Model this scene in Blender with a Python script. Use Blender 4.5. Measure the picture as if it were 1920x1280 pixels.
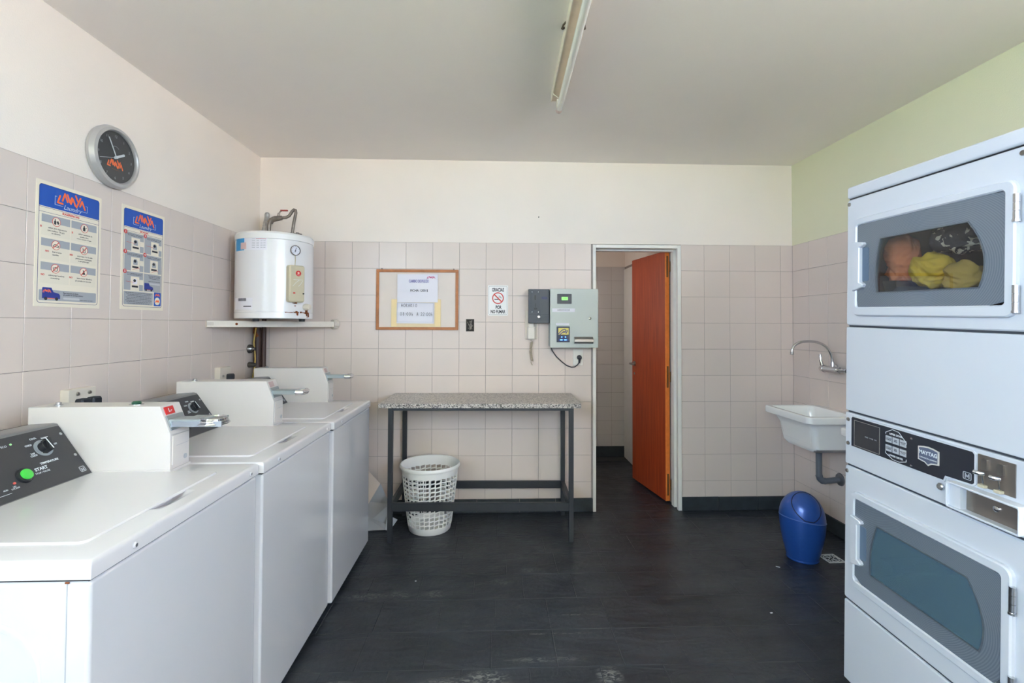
import bpy, bmesh, math, random
from mathutils import Matrix, Vector, Euler, noise
PI = math.pi
random.seed(7)
for o in list(bpy.data.objects): bpy.data.objects.remove(o)
S = bpy.context.scene
COL = S.collection

# ------------------------------------------------------------------ camera
XL, XR, ZT, ZC, YR = -1.742, 2.310, 2.0214, 2.645, -7.6
def cam_axes(y, p, r):
    F = Vector((math.sin(y)*math.cos(p), math.cos(y)*math.cos(p), math.sin(p)))
    R0 = Vector((math.cos(y), -math.sin(y), 0)); U0 = R0.cross(F)
    return R0*math.cos(r)+U0*math.sin(r), -R0*math.sin(r)+U0*math.cos(r), F
R_, U_, F_ = cam_axes(.0379, .0216, .0032)
cd = bpy.data.cameras.new('camera'); cam = bpy.data.objects.new('camera', cd); COL.objects.link(cam)
cd.sensor_width = 36; cd.sensor_fit = 'HORIZONTAL'; cd.lens = 906.83/1920*36; cd.shift_y = -50.43/1920
cd.clip_start = .05
mw = Matrix.Identity(4)
for i, v in enumerate((R_, U_, -F_)):
    for k in range(3): mw[k][i] = v[k]
mw.translation = (0, -3.6511, 1.4007); cam.matrix_world = mw
S.camera = cam

# ------------------------------------------------------------------ world, daylight, exposure
W = bpy.data.worlds.new('sky'); S.world = W; W.use_nodes = True
wn = W.node_tree; wn.nodes.clear()
wo = wn.nodes.new('ShaderNodeOutputWorld'); wb = wn.nodes.new('ShaderNodeBackground')
wb.inputs[0].default_value = (.60, .77, 1.0, 1); wb.inputs[1].default_value = 2.6
wn.links.new(wb.outputs[0], wo.inputs[0])
sd = bpy.data.lights.new('sun', 'SUN'); sd.energy = 12.5; sd.angle = .03; sd.color = (1, .95, .89)
sun = bpy.data.objects.new('sun', sd); COL.objects.link(sun); sun.rotation_euler = Euler((math.radians(-14), math.radians(3), 0))
LWIN, RWIN, WZ = (-7.4, -3.6), (-7.4, -3.6), (1.5, 2.6)            # side windows added out of view to light the room: y range, z range
def portal(name, sx, sy, loc, rot):
    pl = bpy.data.lights.new(name, 'AREA'); pl.shape = 'RECTANGLE'; pl.size = sx; pl.size_y = sy; pl.cycles.is_portal = True
    po = bpy.data.objects.new(name, pl); COL.objects.link(po); po.location = loc; po.rotation_euler = rot
portal('portal_left', WZ[1]-WZ[0], LWIN[1]-LWIN[0], (XL-.02, sum(LWIN)/2, sum(WZ)/2), (0, -PI/2, 0))
portal('portal_right', WZ[1]-WZ[0], RWIN[1]-RWIN[0], (XR+.02, sum(RWIN)/2, sum(WZ)/2), (0, PI/2, 0))
cl = bpy.data.lights.new('corridor_fill_light', 'AREA'); cl.shape = 'RECTANGLE'; cl.size = .9; cl.size_y = .6; cl.energy = .42; cl.color = (1, .96, .92)  # added fill to brighten the corridor, no real source behind it
co_ = bpy.data.objects.new('corridor_fill_light', cl); COL.objects.link(co_); co_.location = (.312, .85, 1.7); co_.rotation_euler = (0, -PI/2, 0)
S.view_settings.view_transform = 'Standard'; S.view_settings.look = 'None'; S.view_settings.gamma = 1
S.view_settings.exposure = 3.08; S.view_settings.use_curve_mapping = False
S.cycles.max_bounces = 16; S.cycles.diffuse_bounces = 10; S.cycles.glossy_bounces = 6; S.cycles.transparent_max_bounces = 12
S.cycles.caustics_reflective = False; S.cycles.caustics_refractive = False
S.cycles.sample_clamp_indirect = 6
S.cycles.use_denoising = True

# ------------------------------------------------------------------ materials
def srgb(r, g, b):
    def f(c):
        c /= 255.; return c/12.92 if c <= .04045 else ((c+.055)/1.055)**2.4
    return (f(r), f(g), f(b), 1)
MATS = {}
def mat(name, rgb, rough=.5, metal=0., var=0., vscale=8., bump=0., bscale=60., coat=0., rnd=0., emit=None, spec=None, aniso=None):
    if name in MATS: return MATS[name]
    m = bpy.data.materials.new(name); m.use_nodes = True; MATS[name] = m
    nt = m.node_tree; b = nt.nodes['Principled BSDF']
    col = srgb(*rgb)
    b.inputs['Base Color'].default_value = col; b.inputs['Roughness'].default_value = rough; b.inputs['Metallic'].default_value = metal
    if coat: b.inputs['Coat Weight'].default_value = coat; b.inputs['Coat Roughness'].default_value = .06
    if spec is not None: b.inputs['Specular IOR Level'].default_value = spec
    if emit: b.inputs['Emission Color'].default_value = srgb(*emit[0]); b.inputs['Emission Strength'].default_value = emit[1]
    if var or bump:
        tc = nt.nodes.new('ShaderNodeTexCoord')
    if var or rnd:
        hsv = nt.nodes.new('ShaderNodeHueSaturation'); hsv.inputs['Color'].default_value = col
        nt.links.new(hsv.outputs[0], b.inputs['Base Color'])
        val = None
        if var:
            no = nt.nodes.new('ShaderNodeTexNoise'); no.inputs['Scale'].default_value = vscale; no.inputs['Detail'].default_value = 5
            nt.links.new(tc.outputs['Object'], no.inputs['Vector'])
            mr = nt.nodes.new('ShaderNodeMapRange'); mr.inputs[1].default_value = .3; mr.inputs[2].default_value = .7
            mr.inputs[3].default_value = 1-var; mr.inputs[4].default_value = 1+var
            nt.links.new(no.outputs[0], mr.inputs[0]); val = mr.outputs[0]
        if rnd:
            oi = nt.nodes.new('ShaderNodeObjectInfo'); m2 = nt.nodes.new('ShaderNodeMapRange')
            m2.inputs[3].default_value = 1-rnd; m2.inputs[4].default_value = 1+rnd
            nt.links.new(oi.outputs['Random'], m2.inputs[0])
            if val is None: val = m2.outputs[0]
            else:
                mu = nt.nodes.new('ShaderNodeMath'); mu.operation = 'MULTIPLY'
                nt.links.new(val, mu.inputs[0]); nt.links.new(m2.outputs[0], mu.inputs[1]); val = mu.outputs[0]
        nt.links.new(val, hsv.inputs['Value'])
    if bump:
        n2 = nt.nodes.new('ShaderNodeTexNoise'); n2.inputs['Scale'].default_value = bscale; n2.inputs['Detail'].default_value = 4
        nt.links.new(tc.outputs['Object'], n2.inputs['Vector'])
        bp = nt.nodes.new('ShaderNodeBump'); bp.inputs['Strength'].default_value = bump; bp.inputs['Distance'].default_value = .002
        nt.links.new(n2.outputs[0], bp.inputs['Height']); nt.links.new(bp.outputs[0], b.inputs['Normal'])
    return m
plaster = mat('painted_plaster', (234, 224, 214), .8, var=.025, vscale=1.6, bump=.35, bscale=170)
plaster_r = mat('plaster_green_bounce', (218, 216, 188), .8, var=.025, vscale=1.6, bump=.35, bscale=170)  # green light bounced from the lawn, partly painted into the wall colour
ceil_m = mat('ceiling_paint', (243, 238, 234), .85, var=.03, vscale=.9, bump=.2, bscale=120)
tile_m = mat('glazed_tile', (213, 199, 191), .28, var=.012, vscale=3, rnd=.012)
grout_m = mat('grout', (150, 140, 134), .9, var=.1, vscale=20)
tile_dark = mat('corridor_tile', (205, 199, 195), .3, rnd=.015)
white_en = mat('white_enamel', (198, 197, 200), .16, coat=.3)
white_top = mat('white_enamel_top', (203, 200, 202), .2, coat=.2)
white_box = mat('white_powder_coat', (200, 194, 191), .4)
white_pl = mat('white_plastic', (232, 230, 228), .4)
dryer_w = mat('dryer_enamel', (202, 206, 213), .3)
trim_w = mat('white_gloss_paint', (225, 222, 215), .4, var=.03, vscale=12)
chrome = mat('chrome', (205, 205, 208), .12, 1.)
steel = mat('brushed_steel', (170, 166, 160), .32, 1., var=.06, vscale=30)
dsteel = mat('tarnished_pipe', (132, 122, 114), .42, .7, var=.2, vscale=40)
grey_pl = mat('grey_pipe_plastic', (98, 103, 110), .35)
black_pl = mat('black_plastic', (30, 30, 33), .4)
char_pl = mat('charcoal_panel', (58, 56, 58), .55, var=.04, vscale=200)
dark_pl = mat('dark_panel', (40, 42, 50), .4)
ink = mat('dark_ink', (48, 46, 50), .7)
ink_w = mat('white_ink', (215, 220, 224), .6)
ink_p = mat('purple_ink', (150, 146, 190), .7)
ink_pink = mat('magenta_ink', (196, 60, 120), .7)
ink_r = mat('red_ink', (208, 66, 58), .6)
ink_o = mat('orange_ink', (250, 112, 56), .6)
ink_b = mat('blue_ink', (22, 82, 176), .5)
ink_lb = mat('sky_blue_ink', (70, 160, 215), .5)
ink_g = mat('grey_ink', (164, 166, 172), .6)
ink_nav = mat('navy_line_ink', (58, 60, 110), .6)
paper_w = mat('white_paper', (226, 224, 232), .8)
paper_c = mat('cream_paper', (232, 222, 204), .7)
paper_o = mat('yellowed_paper', (226, 208, 172), .8)
cream_bd = mat('cream_board', (220, 208, 199), .6, var=.02, vscale=9)
wood_fr = mat('frame_wood', (176, 110, 62), .5, var=.15, vscale=30)
beige_pl = mat('beige_plastic', (196, 186, 160), .45)
ivory = mat('ivory_plastic', (214, 205, 192), .45)
rust = mat('rust', (120, 62, 24), .9, var=.3, vscale=60)
brownp = mat('brown_painted_pipe', (70, 48, 42), .5)
yellow_c = mat('yellow_cable', (192, 160, 80), .5)
red_pl = mat('red_plastic', (200, 40, 40), .4)
green_led = mat('green_button', (70, 190, 70), .35)
slate_b = mat('slate_skirting', (44, 50, 54), .55, var=.25, vscale=14, bump=.5, bscale=30, rnd=.1)
table_m = mat('dark_painted_steel', (41, 43, 47), .45, var=.08, vscale=20, bump=.15, bscale=90)
box_grey = mat('grey_green_enamel', (188, 195, 190), .4)
coin_dark = mat('slate_grey_enamel', (78, 81, 86), .5, bump=.3, bscale=300)
lcd = mat('green_lcd', (110, 170, 90), .4, emit=((110, 190, 90), .25))
blue_led = mat('blue_led', (60, 110, 230), .4, emit=((60, 120, 255), 1.0))
blue_bin = mat('blue_metallic_plastic', (38, 82, 160), .33, .25, coat=.3, var=.05, vscale=60)
ceramic = mat('glazed_ceramic', (234, 234, 232), .15, coat=.3)
sheet_g = mat('grey_cardboard', (168, 170, 174), .8, var=.04, vscale=10)
sheet_b = mat('beige_cardboard', (214, 198, 184), .8)
lamp_w = mat('aged_white_enamel', (222, 214, 198), .5, var=.05, vscale=20)
tube_w = mat('fluorescent_tube_glass', (232, 230, 224), .25)
lamp_b = mat('beige_enamel', (206, 190, 170), .5, var=.05, vscale=20)
concrete = mat('concrete_paving', (198, 186, 174), .9, var=.08, vscale=2)
lawn_m = mat('grass', (118, 136, 86), .9, var=.2, vscale=6)
grate_m = mat('white_metal_grate', (190, 192, 192), .5)
dark_hole = mat('dark_recess', (52, 48, 44), .9, var=.4, vscale=120)
drum_m = mat('drum_metal', (150, 152, 155), .3, .85)

def wood_door():
    m = bpy.data.materials.new('varnished_wood'); m.use_nodes = True; nt = m.node_tree; b = nt.nodes['Principled BSDF']
    tc = nt.nodes.new('ShaderNodeTexCoord'); mp = nt.nodes.new('ShaderNodeMapping'); mp.inputs['Scale'].default_value = (34, 34, 1.2)
    no = nt.nodes.new('ShaderNodeTexNoise'); no.inputs['Scale'].default_value = 2.2; no.inputs['Detail'].default_value = 7; no.inputs['Distortion'].default_value = .4
    cr = nt.nodes.new('ShaderNodeValToRGB'); e = cr.color_ramp.elements
    e[0].position = .28; e[0].color = srgb(140, 52, 26); e[1].position = .72; e[1].color = srgb(188, 80, 40)
    nt.links.new(tc.outputs['Object'], mp.inputs[0]); nt.links.new(mp.outputs[0], no.inputs[0]); nt.links.new(no.outputs[0], cr.inputs[0])
    nt.links.new(cr.outputs[0], b.inputs['Base Color']); b.inputs['Roughness'].default_value = .38
    return m
wood_m = wood_door()
wood_e = mat('door_edge_wood', (226, 128, 56), .4, var=.1, vscale=30)

def granite():
    m = bpy.data.materials.new('speckled_granite'); m.use_nodes = True; nt = m.node_tree; b = nt.nodes['Principled BSDF']
    tc = nt.nodes.new('ShaderNodeTexCoord')
    vo = nt.nodes.new('ShaderNodeTexVoronoi'); vo.inputs['Scale'].default_value = 190; vo.inputs['Randomness'].default_value = 1
    no = nt.nodes.new('ShaderNodeTexNoise'); no.inputs['Scale'].default_value = 120; no.inputs['Detail'].default_value = 3
    nt.links.new(tc.outputs['Object'], vo.inputs['Vector']); nt.links.new(tc.outputs['Object'], no.inputs['Vector'])
    sx = nt.nodes.new('ShaderNodeSeparateColor'); nt.links.new(vo.outputs['Color'], sx.inputs[0])
    mx = nt.nodes.new('ShaderNodeMath'); mx.operation = 'MULTIPLY_ADD'; mx.inputs[1].default_value = .75; mx.inputs[2].default_value = -.1
    ad = nt.nodes.new('ShaderNodeMath'); ad.operation = 'MULTIPLY_ADD'; ad.inputs[1].default_value = .5
    nt.links.new(sx.outputs[0], mx.inputs[0]); nt.links.new(no.outputs[0], ad.inputs[0]); nt.links.new(mx.outputs[0], ad.inputs[2])
    cr = nt.nodes.new('ShaderNodeValToRGB'); e = cr.color_ramp.elements
    e[0].position = .2; e[0].color = srgb(62, 58, 56); e[1].position = .75; e[1].color = srgb(196, 188, 180)
    n = cr.color_ramp.elements.new(.45); n.color = srgb(138, 131, 126)
    nt.links.new(ad.outputs[0], cr.inputs[0]); nt.links.new(cr.outputs[0], b.inputs['Base Color'])
    b.inputs['Roughness'].default_value = .3
    return m
granite_m = granite()

def slate_floor():
    """dark cleft slate; chalky scuff stains have fixed places in the room"""
    m = bpy.data.materials.new('slate_floor_tile'); m.use_nodes = True; nt = m.node_tree; b = nt.nodes['Principled BSDF']; L = nt.links
    ge = nt.nodes.new('ShaderNodeNewGeometry'); pos = ge.outputs['Position']
    def nz(scale, detail=6, dist=0., vec=None, sc=None):
        n = nt.nodes.new('ShaderNodeTexNoise'); n.inputs['Scale'].default_value = scale; n.inputs['Detail'].default_value = detail; n.inputs['Distortion'].default_value = dist
        v = pos
        if sc:
            mp = nt.nodes.new('ShaderNodeMapping'); mp.inputs['Scale'].default_value = sc; L.new(pos, mp.inputs[0]); v = mp.outputs[0]
        L.new(v, n.inputs['Vector']); return n.outputs[0]
    def mth(op, a, c=None, d=None, clamp=False):
        n = nt.nodes.new('ShaderNodeMath'); n.operation = op; n.use_clamp = clamp
        for i, v in enumerate((a, c, d)):
            if v is None: continue
            if isinstance(v, (int, float)): n.inputs[i].default_value = v
            else: L.new(v, n.inputs[i])
        return n.outputs[0]
    base = nt.nodes.new('ShaderNodeValToRGB'); e = base.color_ramp.elements
    e[0].position = .25; e[0].color = srgb(31, 34, 39); e[1].position = .8; e[1].color = srgb(54, 58, 64)
    L.new(nz(3.2, 8, .6, sc=(1, 2.6, 1)), base.inputs[0])
    oi = nt.nodes.new('ShaderNodeObjectInfo')
    hs = nt.nodes.new('ShaderNodeHueSaturation'); L.new(base.outputs[0], hs.inputs['Color'])
    L.new(mth('MULTIPLY_ADD', oi.outputs['Random'], .22, .89), hs.inputs['Value'])
    sp = nt.nodes.new('ShaderNodeSeparateXYZ'); L.new(pos, sp.inputs[0])
    tot = None
    for (cx, cy, rx, ry, k) in [(-.66, -1.10, .16, .035, .5), (-.48, -1.09, .06, .05, .5), (-.30, -1.09, .07, .04, .5), (-.62, -1.72, .07, .03, .6),
                                (-.12, -1.74, .22, .06, .75), (-.02, -1.70, .10, .05, .7), (.47, -1.70, .06, .06, .7), (.05, -.98, .07, .04, .3),
                                (.22, -1.60, .2, .02, .4), (.30, -1.43, .2, .006, .55), (.42, -1.29, .16, .006, .5), (.20, -.86, .05, .03, .25), (-.72, -1.75, .1, .02, .5)]:
        dx = mth('MULTIPLY', mth('SUBTRACT', sp.outputs[0], cx), 1/rx); dy = mth('MULTIPLY', mth('SUBTRACT', sp.outputs[1], cy), 1/ry)
        r2 = mth('ADD', mth('MULTIPLY', dx, dx), mth('MULTIPLY', dy, dy))
        mk = mth('MULTIPLY', mth('SUBTRACT', 1., r2, clamp=True), k)
        tot = mk if tot is None else mth('MAXIMUM', tot, mk)
    st = mth('MULTIPLY', tot, mth('MULTIPLY', mth('SUBTRACT', nz(38, 8, 1.2, sc=(1, 2.2, 1)), .47, clamp=True), 7., clamp=True), clamp=True)
    spk = mth('MULTIPLY', mth('GREATER_THAN', nz(150, 2), .77), .25)
    fac = mth('MAXIMUM', st, spk)
    mx = nt.nodes.new('ShaderNodeMix'); mx.data_type = 'RGBA'; L.new(fac, mx.inputs[0]); L.new(hs.outputs[0], mx.inputs[6]); mx.inputs[7].default_value = srgb(150, 148, 142)
    L.new(mx.outputs[2], b.inputs['Base Color'])
    L.new(mth('MULTIPLY_ADD', nz(9, 4), .35, .22), b.inputs['Roughness'])
    h = mth('ADD', mth('MULTIPLY', nz(5, 9, 1.0, sc=(1, 3, 1)), 1.), mth('MULTIPLY', nz(40, 5), .25))
    bp = nt.nodes.new('ShaderNodeBump'); bp.inputs['Strength'].default_value = .7; bp.inputs['Distance'].default_value = .012
    L.new(h, bp.inputs['Height']); L.new(bp.outputs[0], b.inputs['Normal'])
    return m
slate_m = slate_floor()

def thin_glass(name, tint, gloss=1.0, rough=0.):
    m = bpy.data.materials.new(name); m.use_nodes = True; nt = m.node_tree; nt.nodes.clear()
    o = nt.nodes.new('ShaderNodeOutputMaterial'); t = nt.nodes.new('ShaderNodeBsdfTransparent'); g = nt.nodes.new('ShaderNodeBsdfGlossy')
    ge = nt.nodes.new('ShaderNodeNewGeometry'); fb = nt.nodes.new('ShaderNodeMath'); fb.operation = 'SUBTRACT'; fb.inputs[0].default_value = 1
    nt.links.new(ge.outputs['Backfacing'], fb.inputs[1])
    t.inputs[0].default_value = tint; g.inputs[0].default_value = (1, 1, 1, 1); g.inputs[1].default_value = rough
    f = nt.nodes.new('ShaderNodeFresnel'); f.inputs[0].default_value = 1.52
    mu = nt.nodes.new('ShaderNodeMath'); mu.operation = 'MULTIPLY_ADD'; mu.inputs[1].default_value = gloss; mu.inputs[2].default_value = 0; mu.use_clamp = True
    mx = nt.nodes.new('ShaderNodeMixShader'); f2 = nt.nodes.new('ShaderNodeMath'); f2.operation = 'MULTIPLY'; nt.links.new(f.outputs[0], f2.inputs[0]); nt.links.new(fb.outputs[0], f2.inputs[1]); nt.links.new(f2.outputs[0], mu.inputs[0]); nt.links.new(mu.outputs[0], mx.inputs[0])
    nt.links.new(t.outputs[0], mx.inputs[1]); nt.links.new(g.outputs[0], mx.inputs[2]); nt.links.new(mx.outputs[0], o.inputs[0])
    return m
glass_m = thin_glass('tinted_door_glass', (.80, .81, .82, 1), 1.3)
glass_low = mat('door_glass_painted_glare', (88, 114, 128), .12, spec=.6)  # blue sky glare on the lower pane, painted as its colour
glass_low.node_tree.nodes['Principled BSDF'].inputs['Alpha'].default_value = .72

def frit():
    """grey printed border of the dryer door glass, with fine curved lines of dots"""
    m = bpy.data.materials.new('printed_glass_border'); m.use_nodes = True; nt = m.node_tree; b = nt.nodes['Principled BSDF']
    tc = nt.nodes.new('ShaderNodeTexCoord'); wv = nt.nodes.new('ShaderNodeTexWave'); wv.wave_type = 'RINGS'; wv.rings_direction = 'SPHERICAL'
    wv.inputs['Scale'].default_value = 48; wv.inputs['Distortion'].default_value = 0
    mp = nt.nodes.new('ShaderNodeMapping'); mp.inputs['Location'].default_value = (-.33, -.155, 0); mp.inputs['Scale'].default_value = (1, 1.35, 1)
    nt.links.new(tc.outputs['Object'], mp.inputs[0]); nt.links.new(mp.outputs[0], wv.inputs[0])
    cr = nt.nodes.new('ShaderNodeValToRGB'); e = cr.color_ramp.elements
    e[0].color = srgb(100, 108, 117); e[1].color = srgb(114, 122, 131)
    nt.links.new(wv.outputs[0], cr.inputs[0]); nt.links.new(cr.outputs[0], b.inputs['Base Color'])
    b.inputs['Roughness'].default_value = .08
    return m
frit_m = frit()

def floral():
    m = bpy.data.materials.new('dark_floral_fabric'); m.use_nodes = True; nt = m.node_tree; b = nt.nodes['Principled BSDF']
    tc = nt.nodes.new('ShaderNodeTexCoord'); vo = nt.nodes.new('ShaderNodeTexNoise'); vo.inputs['Scale'].default_value = 26; vo.inputs['Detail'].default_value = 2; vo.inputs['Distortion'].default_value = 1.8
    nt.links.new(tc.outputs['Object'], vo.inputs[0])
    cr = nt.nodes.new('ShaderNodeValToRGB'); cr.color_ramp.interpolation = 'CONSTANT'; e = cr.color_ramp.elements
    e[0].position = 0; e[0].color = srgb(52, 48, 52); e[1].position = .56; e[1].color = srgb(212, 206, 180)
    nt.links.new(vo.outputs[0], cr.inputs[0]); nt.links.new(cr.outputs[0], b.inputs['Base Color']); b.inputs['Roughness'].default_value = .9
    return m
floral_m = floral()
cloth_o = mat('orange_fabric', (226, 142, 96), .9, var=.06, vscale=20)
cloth_y = mat('yellow_fabric', (226, 190, 62), .9, var=.08, vscale=30)
cloth_p = mat('purple_fabric', (110, 98, 120), .9)
cloth_w = mat('white_fabric', (206, 206, 214), .9)

# ------------------------------------------------------------------ mesh helpers
I4 = Matrix.Identity(4)
class MB:
    def __init__(s): s.v = []; s.f = []; s.m = []; s.mi = 0
    def add(s, vs, fs, M=None, mi=None):
        b = len(s.v)
        s.v += [tuple(M @ Vector(p)) if M is not None else tuple(p) for p in vs]
        s.f += [tuple(b+i for i in f) for f in fs]; s.m += [s.mi if mi is None else mi]*len(fs); return s
    def box(s, x0, x1, y0, y1, z0, z1, bev=0, seg=2, M=None, mi=None):
        if bev <= 0:
            vs = [(x, y, z) for z in (z0, z1) for y in (y0, y1) for x in (x0, x1)]
            return s.add(vs, [(0, 2, 3, 1), (4, 5, 7, 6), (0, 1, 5, 4), (2, 6, 7, 3), (0, 4, 6, 2), (1, 3, 7, 5)], M, mi)
        bm = bmesh.new(); bmesh.ops.create_cube(bm, size=1)
        for v in bm.verts: v.co = ((x0+x1)/2+v.co.x*(x1-x0), (y0+y1)/2+v.co.y*(y1-y0), (z0+z1)/2+v.co.z*(z1-z0))
        bmesh.ops.bevel(bm, geom=list(bm.edges), offset=bev, segments=seg, profile=.5, affect='EDGES')
        bm.verts.index_update(); s.add([v.co[:] for v in bm.verts], [[v.index for v in f.verts] for f in bm.faces], M, mi); bm.free(); return s
    def prism(s, poly, z0, z1, M=None, mi=None, bev=0):
        """extrude a 2-D outline (x, y) from z0 to z1; bev chamfers the z1 rim"""
        n = len(poly); a = sum(poly[i][0]*poly[(i+1) % n][1]-poly[(i+1) % n][0]*poly[i][1] for i in range(n))
        if a < 0: poly = poly[::-1]
        rings = [[(x, y, z0) for x, y in poly]]
        if bev:
            rings.append([(x, y, z1-bev) for x, y in poly]); rings.append([(x, y, z1) for x, y in inset(poly, bev)])
        else: rings.append([(x, y, z1) for x, y in poly])
        vs = [p for r in rings for p in r]; fs = [tuple(range(n))[::-1]]
        for k in range(len(rings)-1):
            fs += [(k*n+i, k*n+(i+1) % n, (k+1)*n+(i+1) % n, (k+1)*n+i) for i in range(n)]
        fs.append(tuple((len(rings)-1)*n+i for i in range(n))); return s.add(vs, fs, M, mi)
    def frame(s, outer, inner, z0, z1, M=None, mi=None, bev=0):
        """a plate with one hole; both outlines with the same point count and order"""
        n = len(outer); R = [[(x, y, z0) for x, y in outer], [(x, y, z1-bev) for x, y in outer]]
        if bev: R.append([(x, y, z1) for x, y in inset(outer, bev)]); R.append([(x, y, z1) for x, y in inset(inner, -bev)])
        else: R.append([(x, y, z1) for x, y in inner])
        R.append([(x, y, z1-bev) for x, y in inner] if bev else None)
        R.append([(x, y, z0) for x, y in inner]); R = [r for r in R if r is not None]
        vs = [p for r in R for p in r]; K = len(R); fs = []
        for k in range(K):
            j = (k+1) % K
            fs += [(k*n+i, k*n+(i+1) % n, j*n+(i+1) % n, j*n+i) for i in range(n)]
        return s.add(vs, fs, M, mi)
    def tube(s, pts, r, seg=10, M=None, mi=None, caps=True, closed=False):
        P = [Vector(p) for p in pts]; n = len(P); rr = r if isinstance(r, (list, tuple)) else [r]*n
        vs = []; fs = []; up = None
        for i, p in enumerate(P):
            t = (P[(i+1) % n]-P[i-1]) if closed else (P[min(i+1, n-1)]-P[max(i-1, 0)])
            t.normalize()
            if up is None:
                up = Vector((0, 0, 1)) if abs(t.z) < .9 else Vector((1, 0, 0))
            up = up-t*up.dot(t); up.normalize(); q = t.cross(up)
            vs += [tuple(p+up*(rr[i]*math.cos(2*PI*k/seg))+q*(rr[i]*math.sin(2*PI*k/seg))) for k in range(seg)]
        for i in range(n if closed else n-1):
            j = (i+1) % n
            fs += [(i*seg+k, i*seg+(k+1) % seg, j*seg+(k+1) % seg, j*seg+k) for k in range(seg)]
        if caps and not closed: fs += [tuple(range(seg))[::-1], tuple((n-1)*seg+k for k in range(seg))]
        return s.add(vs, fs, M, mi)
    def cyl(s, p0, p1, r, r1=None, seg=24, M=None, mi=None): return s.tube([p0, p1], [r, r if r1 is None else r1], seg, M, mi)
    def lathe(s, prof, seg=32, M=None, mi=None, a0=0., a1=2*PI):
        full = abs(a1-a0-2*PI) < 1e-6; na = seg if full else seg+1; vs = []; fs = []
        for r, z in prof: vs += [(r*math.cos(a0+(a1-a0)*k/seg), r*math.sin(a0+(a1-a0)*k/seg), z) for k in range(na)]
        for i in range(len(prof)-1):
            for k in range(seg):
                l = (k+1) % na; fs.append((i*na+k, i*na+l, (i+1)*na+l, (i+1)*na+k))
        return s.add(vs, fs, M, mi)
    def strokes(s, lines, w, z0, z1, M=None, mi=None):
        """flat marker strokes with round ends in the local XY plane"""
        k = 0
        for ln in lines:
            for a, b in zip(ln[:-1], ln[1:]):
                a = Vector(a); b = Vector(b); d = b-a
                if d.length < 1e-6: continue
                ang = math.atan2(d.y, d.x); poly = []
                for j in range(5): t = ang+PI/2+PI*j/4; poly.append((a.x+w/2*math.cos(t), a.y+w/2*math.sin(t)))
                for j in range(5): t = ang-PI/2+PI*j/4; poly.append((b.x+w/2*math.cos(t), b.y+w/2*math.sin(t)))
                s.prism(poly, z0, z1+(k % 5)*.00002, M, mi); k += 1
        return s
    def build(s, name, mats, parent=None, smooth=True, M=None, angle=35):
        me = bpy.data.meshes.new(name); me.from_pydata(s.v, [], s.f)
        mats = mats if isinstance(mats, (list, tuple)) else [mats]
        for m in mats: me.materials.append(m)
        if len(mats) > 1: me.polygons.foreach_set('material_index', s.m)
        bm = bmesh.new(); bm.from_mesh(me); bmesh.ops.remove_doubles(bm, verts=bm.verts, dist=1e-6); bmesh.ops.recalc_face_normals(bm, faces=bm.faces); bm.to_mesh(me); bm.free()
        if smooth:
            me.polygons.foreach_set('use_smooth', [True]*len(me.polygons)); me.set_sharp_from_angle(angle=math.radians(angle))
        me.update()
        o = bpy.data.objects.new(name, me); COL.objects.link(o)
        if smooth and len(me.polygons) < 700: o.modifiers.new('weighted_normals', 'WEIGHTED_NORMAL').keep_sharp = True
        if parent is not None: o.parent = parent
        if M is not None: o.matrix_basis = M
        return o
def inset(poly, d):
    n = len(poly); out = []
    a = sum(poly[i][0]*poly[(i+1) % n][1]-poly[(i+1) % n][0]*poly[i][1] for i in range(n)); sg = 1 if a > 0 else -1
    for i in range(n):
        p, q, r = Vector(poly[i-1]), Vector(poly[i]), Vector(poly[(i+1) % n])
        e1 = (q-p).normalized(); e2 = (r-q).normalized(); n1 = Vector((-e1.y, e1.x))*sg; n2 = Vector((-e2.y, e2.x))*sg
        b = n1+n2
        b = b/max(b.length_squared, .2)*2*d if b.length > 1e-6 else n1*d
        out.append((q.x+b.x, q.y+b.y))
    return out
def rrect(x0, x1, y0, y1, r, n=5):
    P = []
    for cx, cy, a in ((x1-r, y1-r, 0), (x0+r, y1-r, PI/2), (x0+r, y0+r, PI), (x1-r, y0+r, 1.5*PI)):
        for k in range(n+1): t = a+PI/2*k/n; P.append((cx+r*math.cos(t), cy+r*math.sin(t)))
    return P
def circ(cx, cy, r, n=28, ry=None): return [(cx+r*math.cos(2*PI*k/n), cy+(ry or r)*math.sin(2*PI*k/n)) for k in range(n)]
def thing(name, label, cat, loc=(0, 0, 0), rot=(0, 0, 0), group=None):
    o = bpy.data.objects.new(name, None); COL.objects.link(o); o.location = loc; o.rotation_euler = rot; o.empty_display_size = .05
    o['label'] = label; o['category'] = cat
    if group: o['group'] = group
    return o
def tag(o, label, cat, group=None, loc=None, rot=None):
    o['label'] = label; o['category'] = cat
    if group: o['group'] = group
    if loc is not None: o.location = loc
    if rot is not None: o.rotation_euler = rot
    return o
def struct(o): o['kind'] = 'structure'; return o
BACK = (PI/2, 0, 0); LEFT = (PI/2, 0, PI/2); RIGHT = (PI/2, 0, -PI/2)   # local X right, Y up, Z towards the viewer
TEXTS = []
def text(body, size, x, y, z, m, parent, name='lettering', align='CENTER', sx=1., bold=0., shear=0., rot=0., base=None):
    cu = bpy.data.curves.new(name, 'FONT'); cu.body = body; cu.size = size; cu.align_x = align; cu.align_y = 'CENTER'
    cu.extrude = .0002; cu.offset = bold; cu.shear = shear; cu.resolution_u = 3; cu.space_line = .9
    cu.materials.append(m); o = bpy.data.objects.new(name, cu); COL.objects.link(o)
    M = Matrix.Translation((x, y, z)) @ Matrix.Rotation(rot, 4, 'Z') @ Matrix.Diagonal((sx, 1, 1, 1))
    if base is not None: M = base @ M
    TEXTS.append((o, parent, M)); return o
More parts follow.
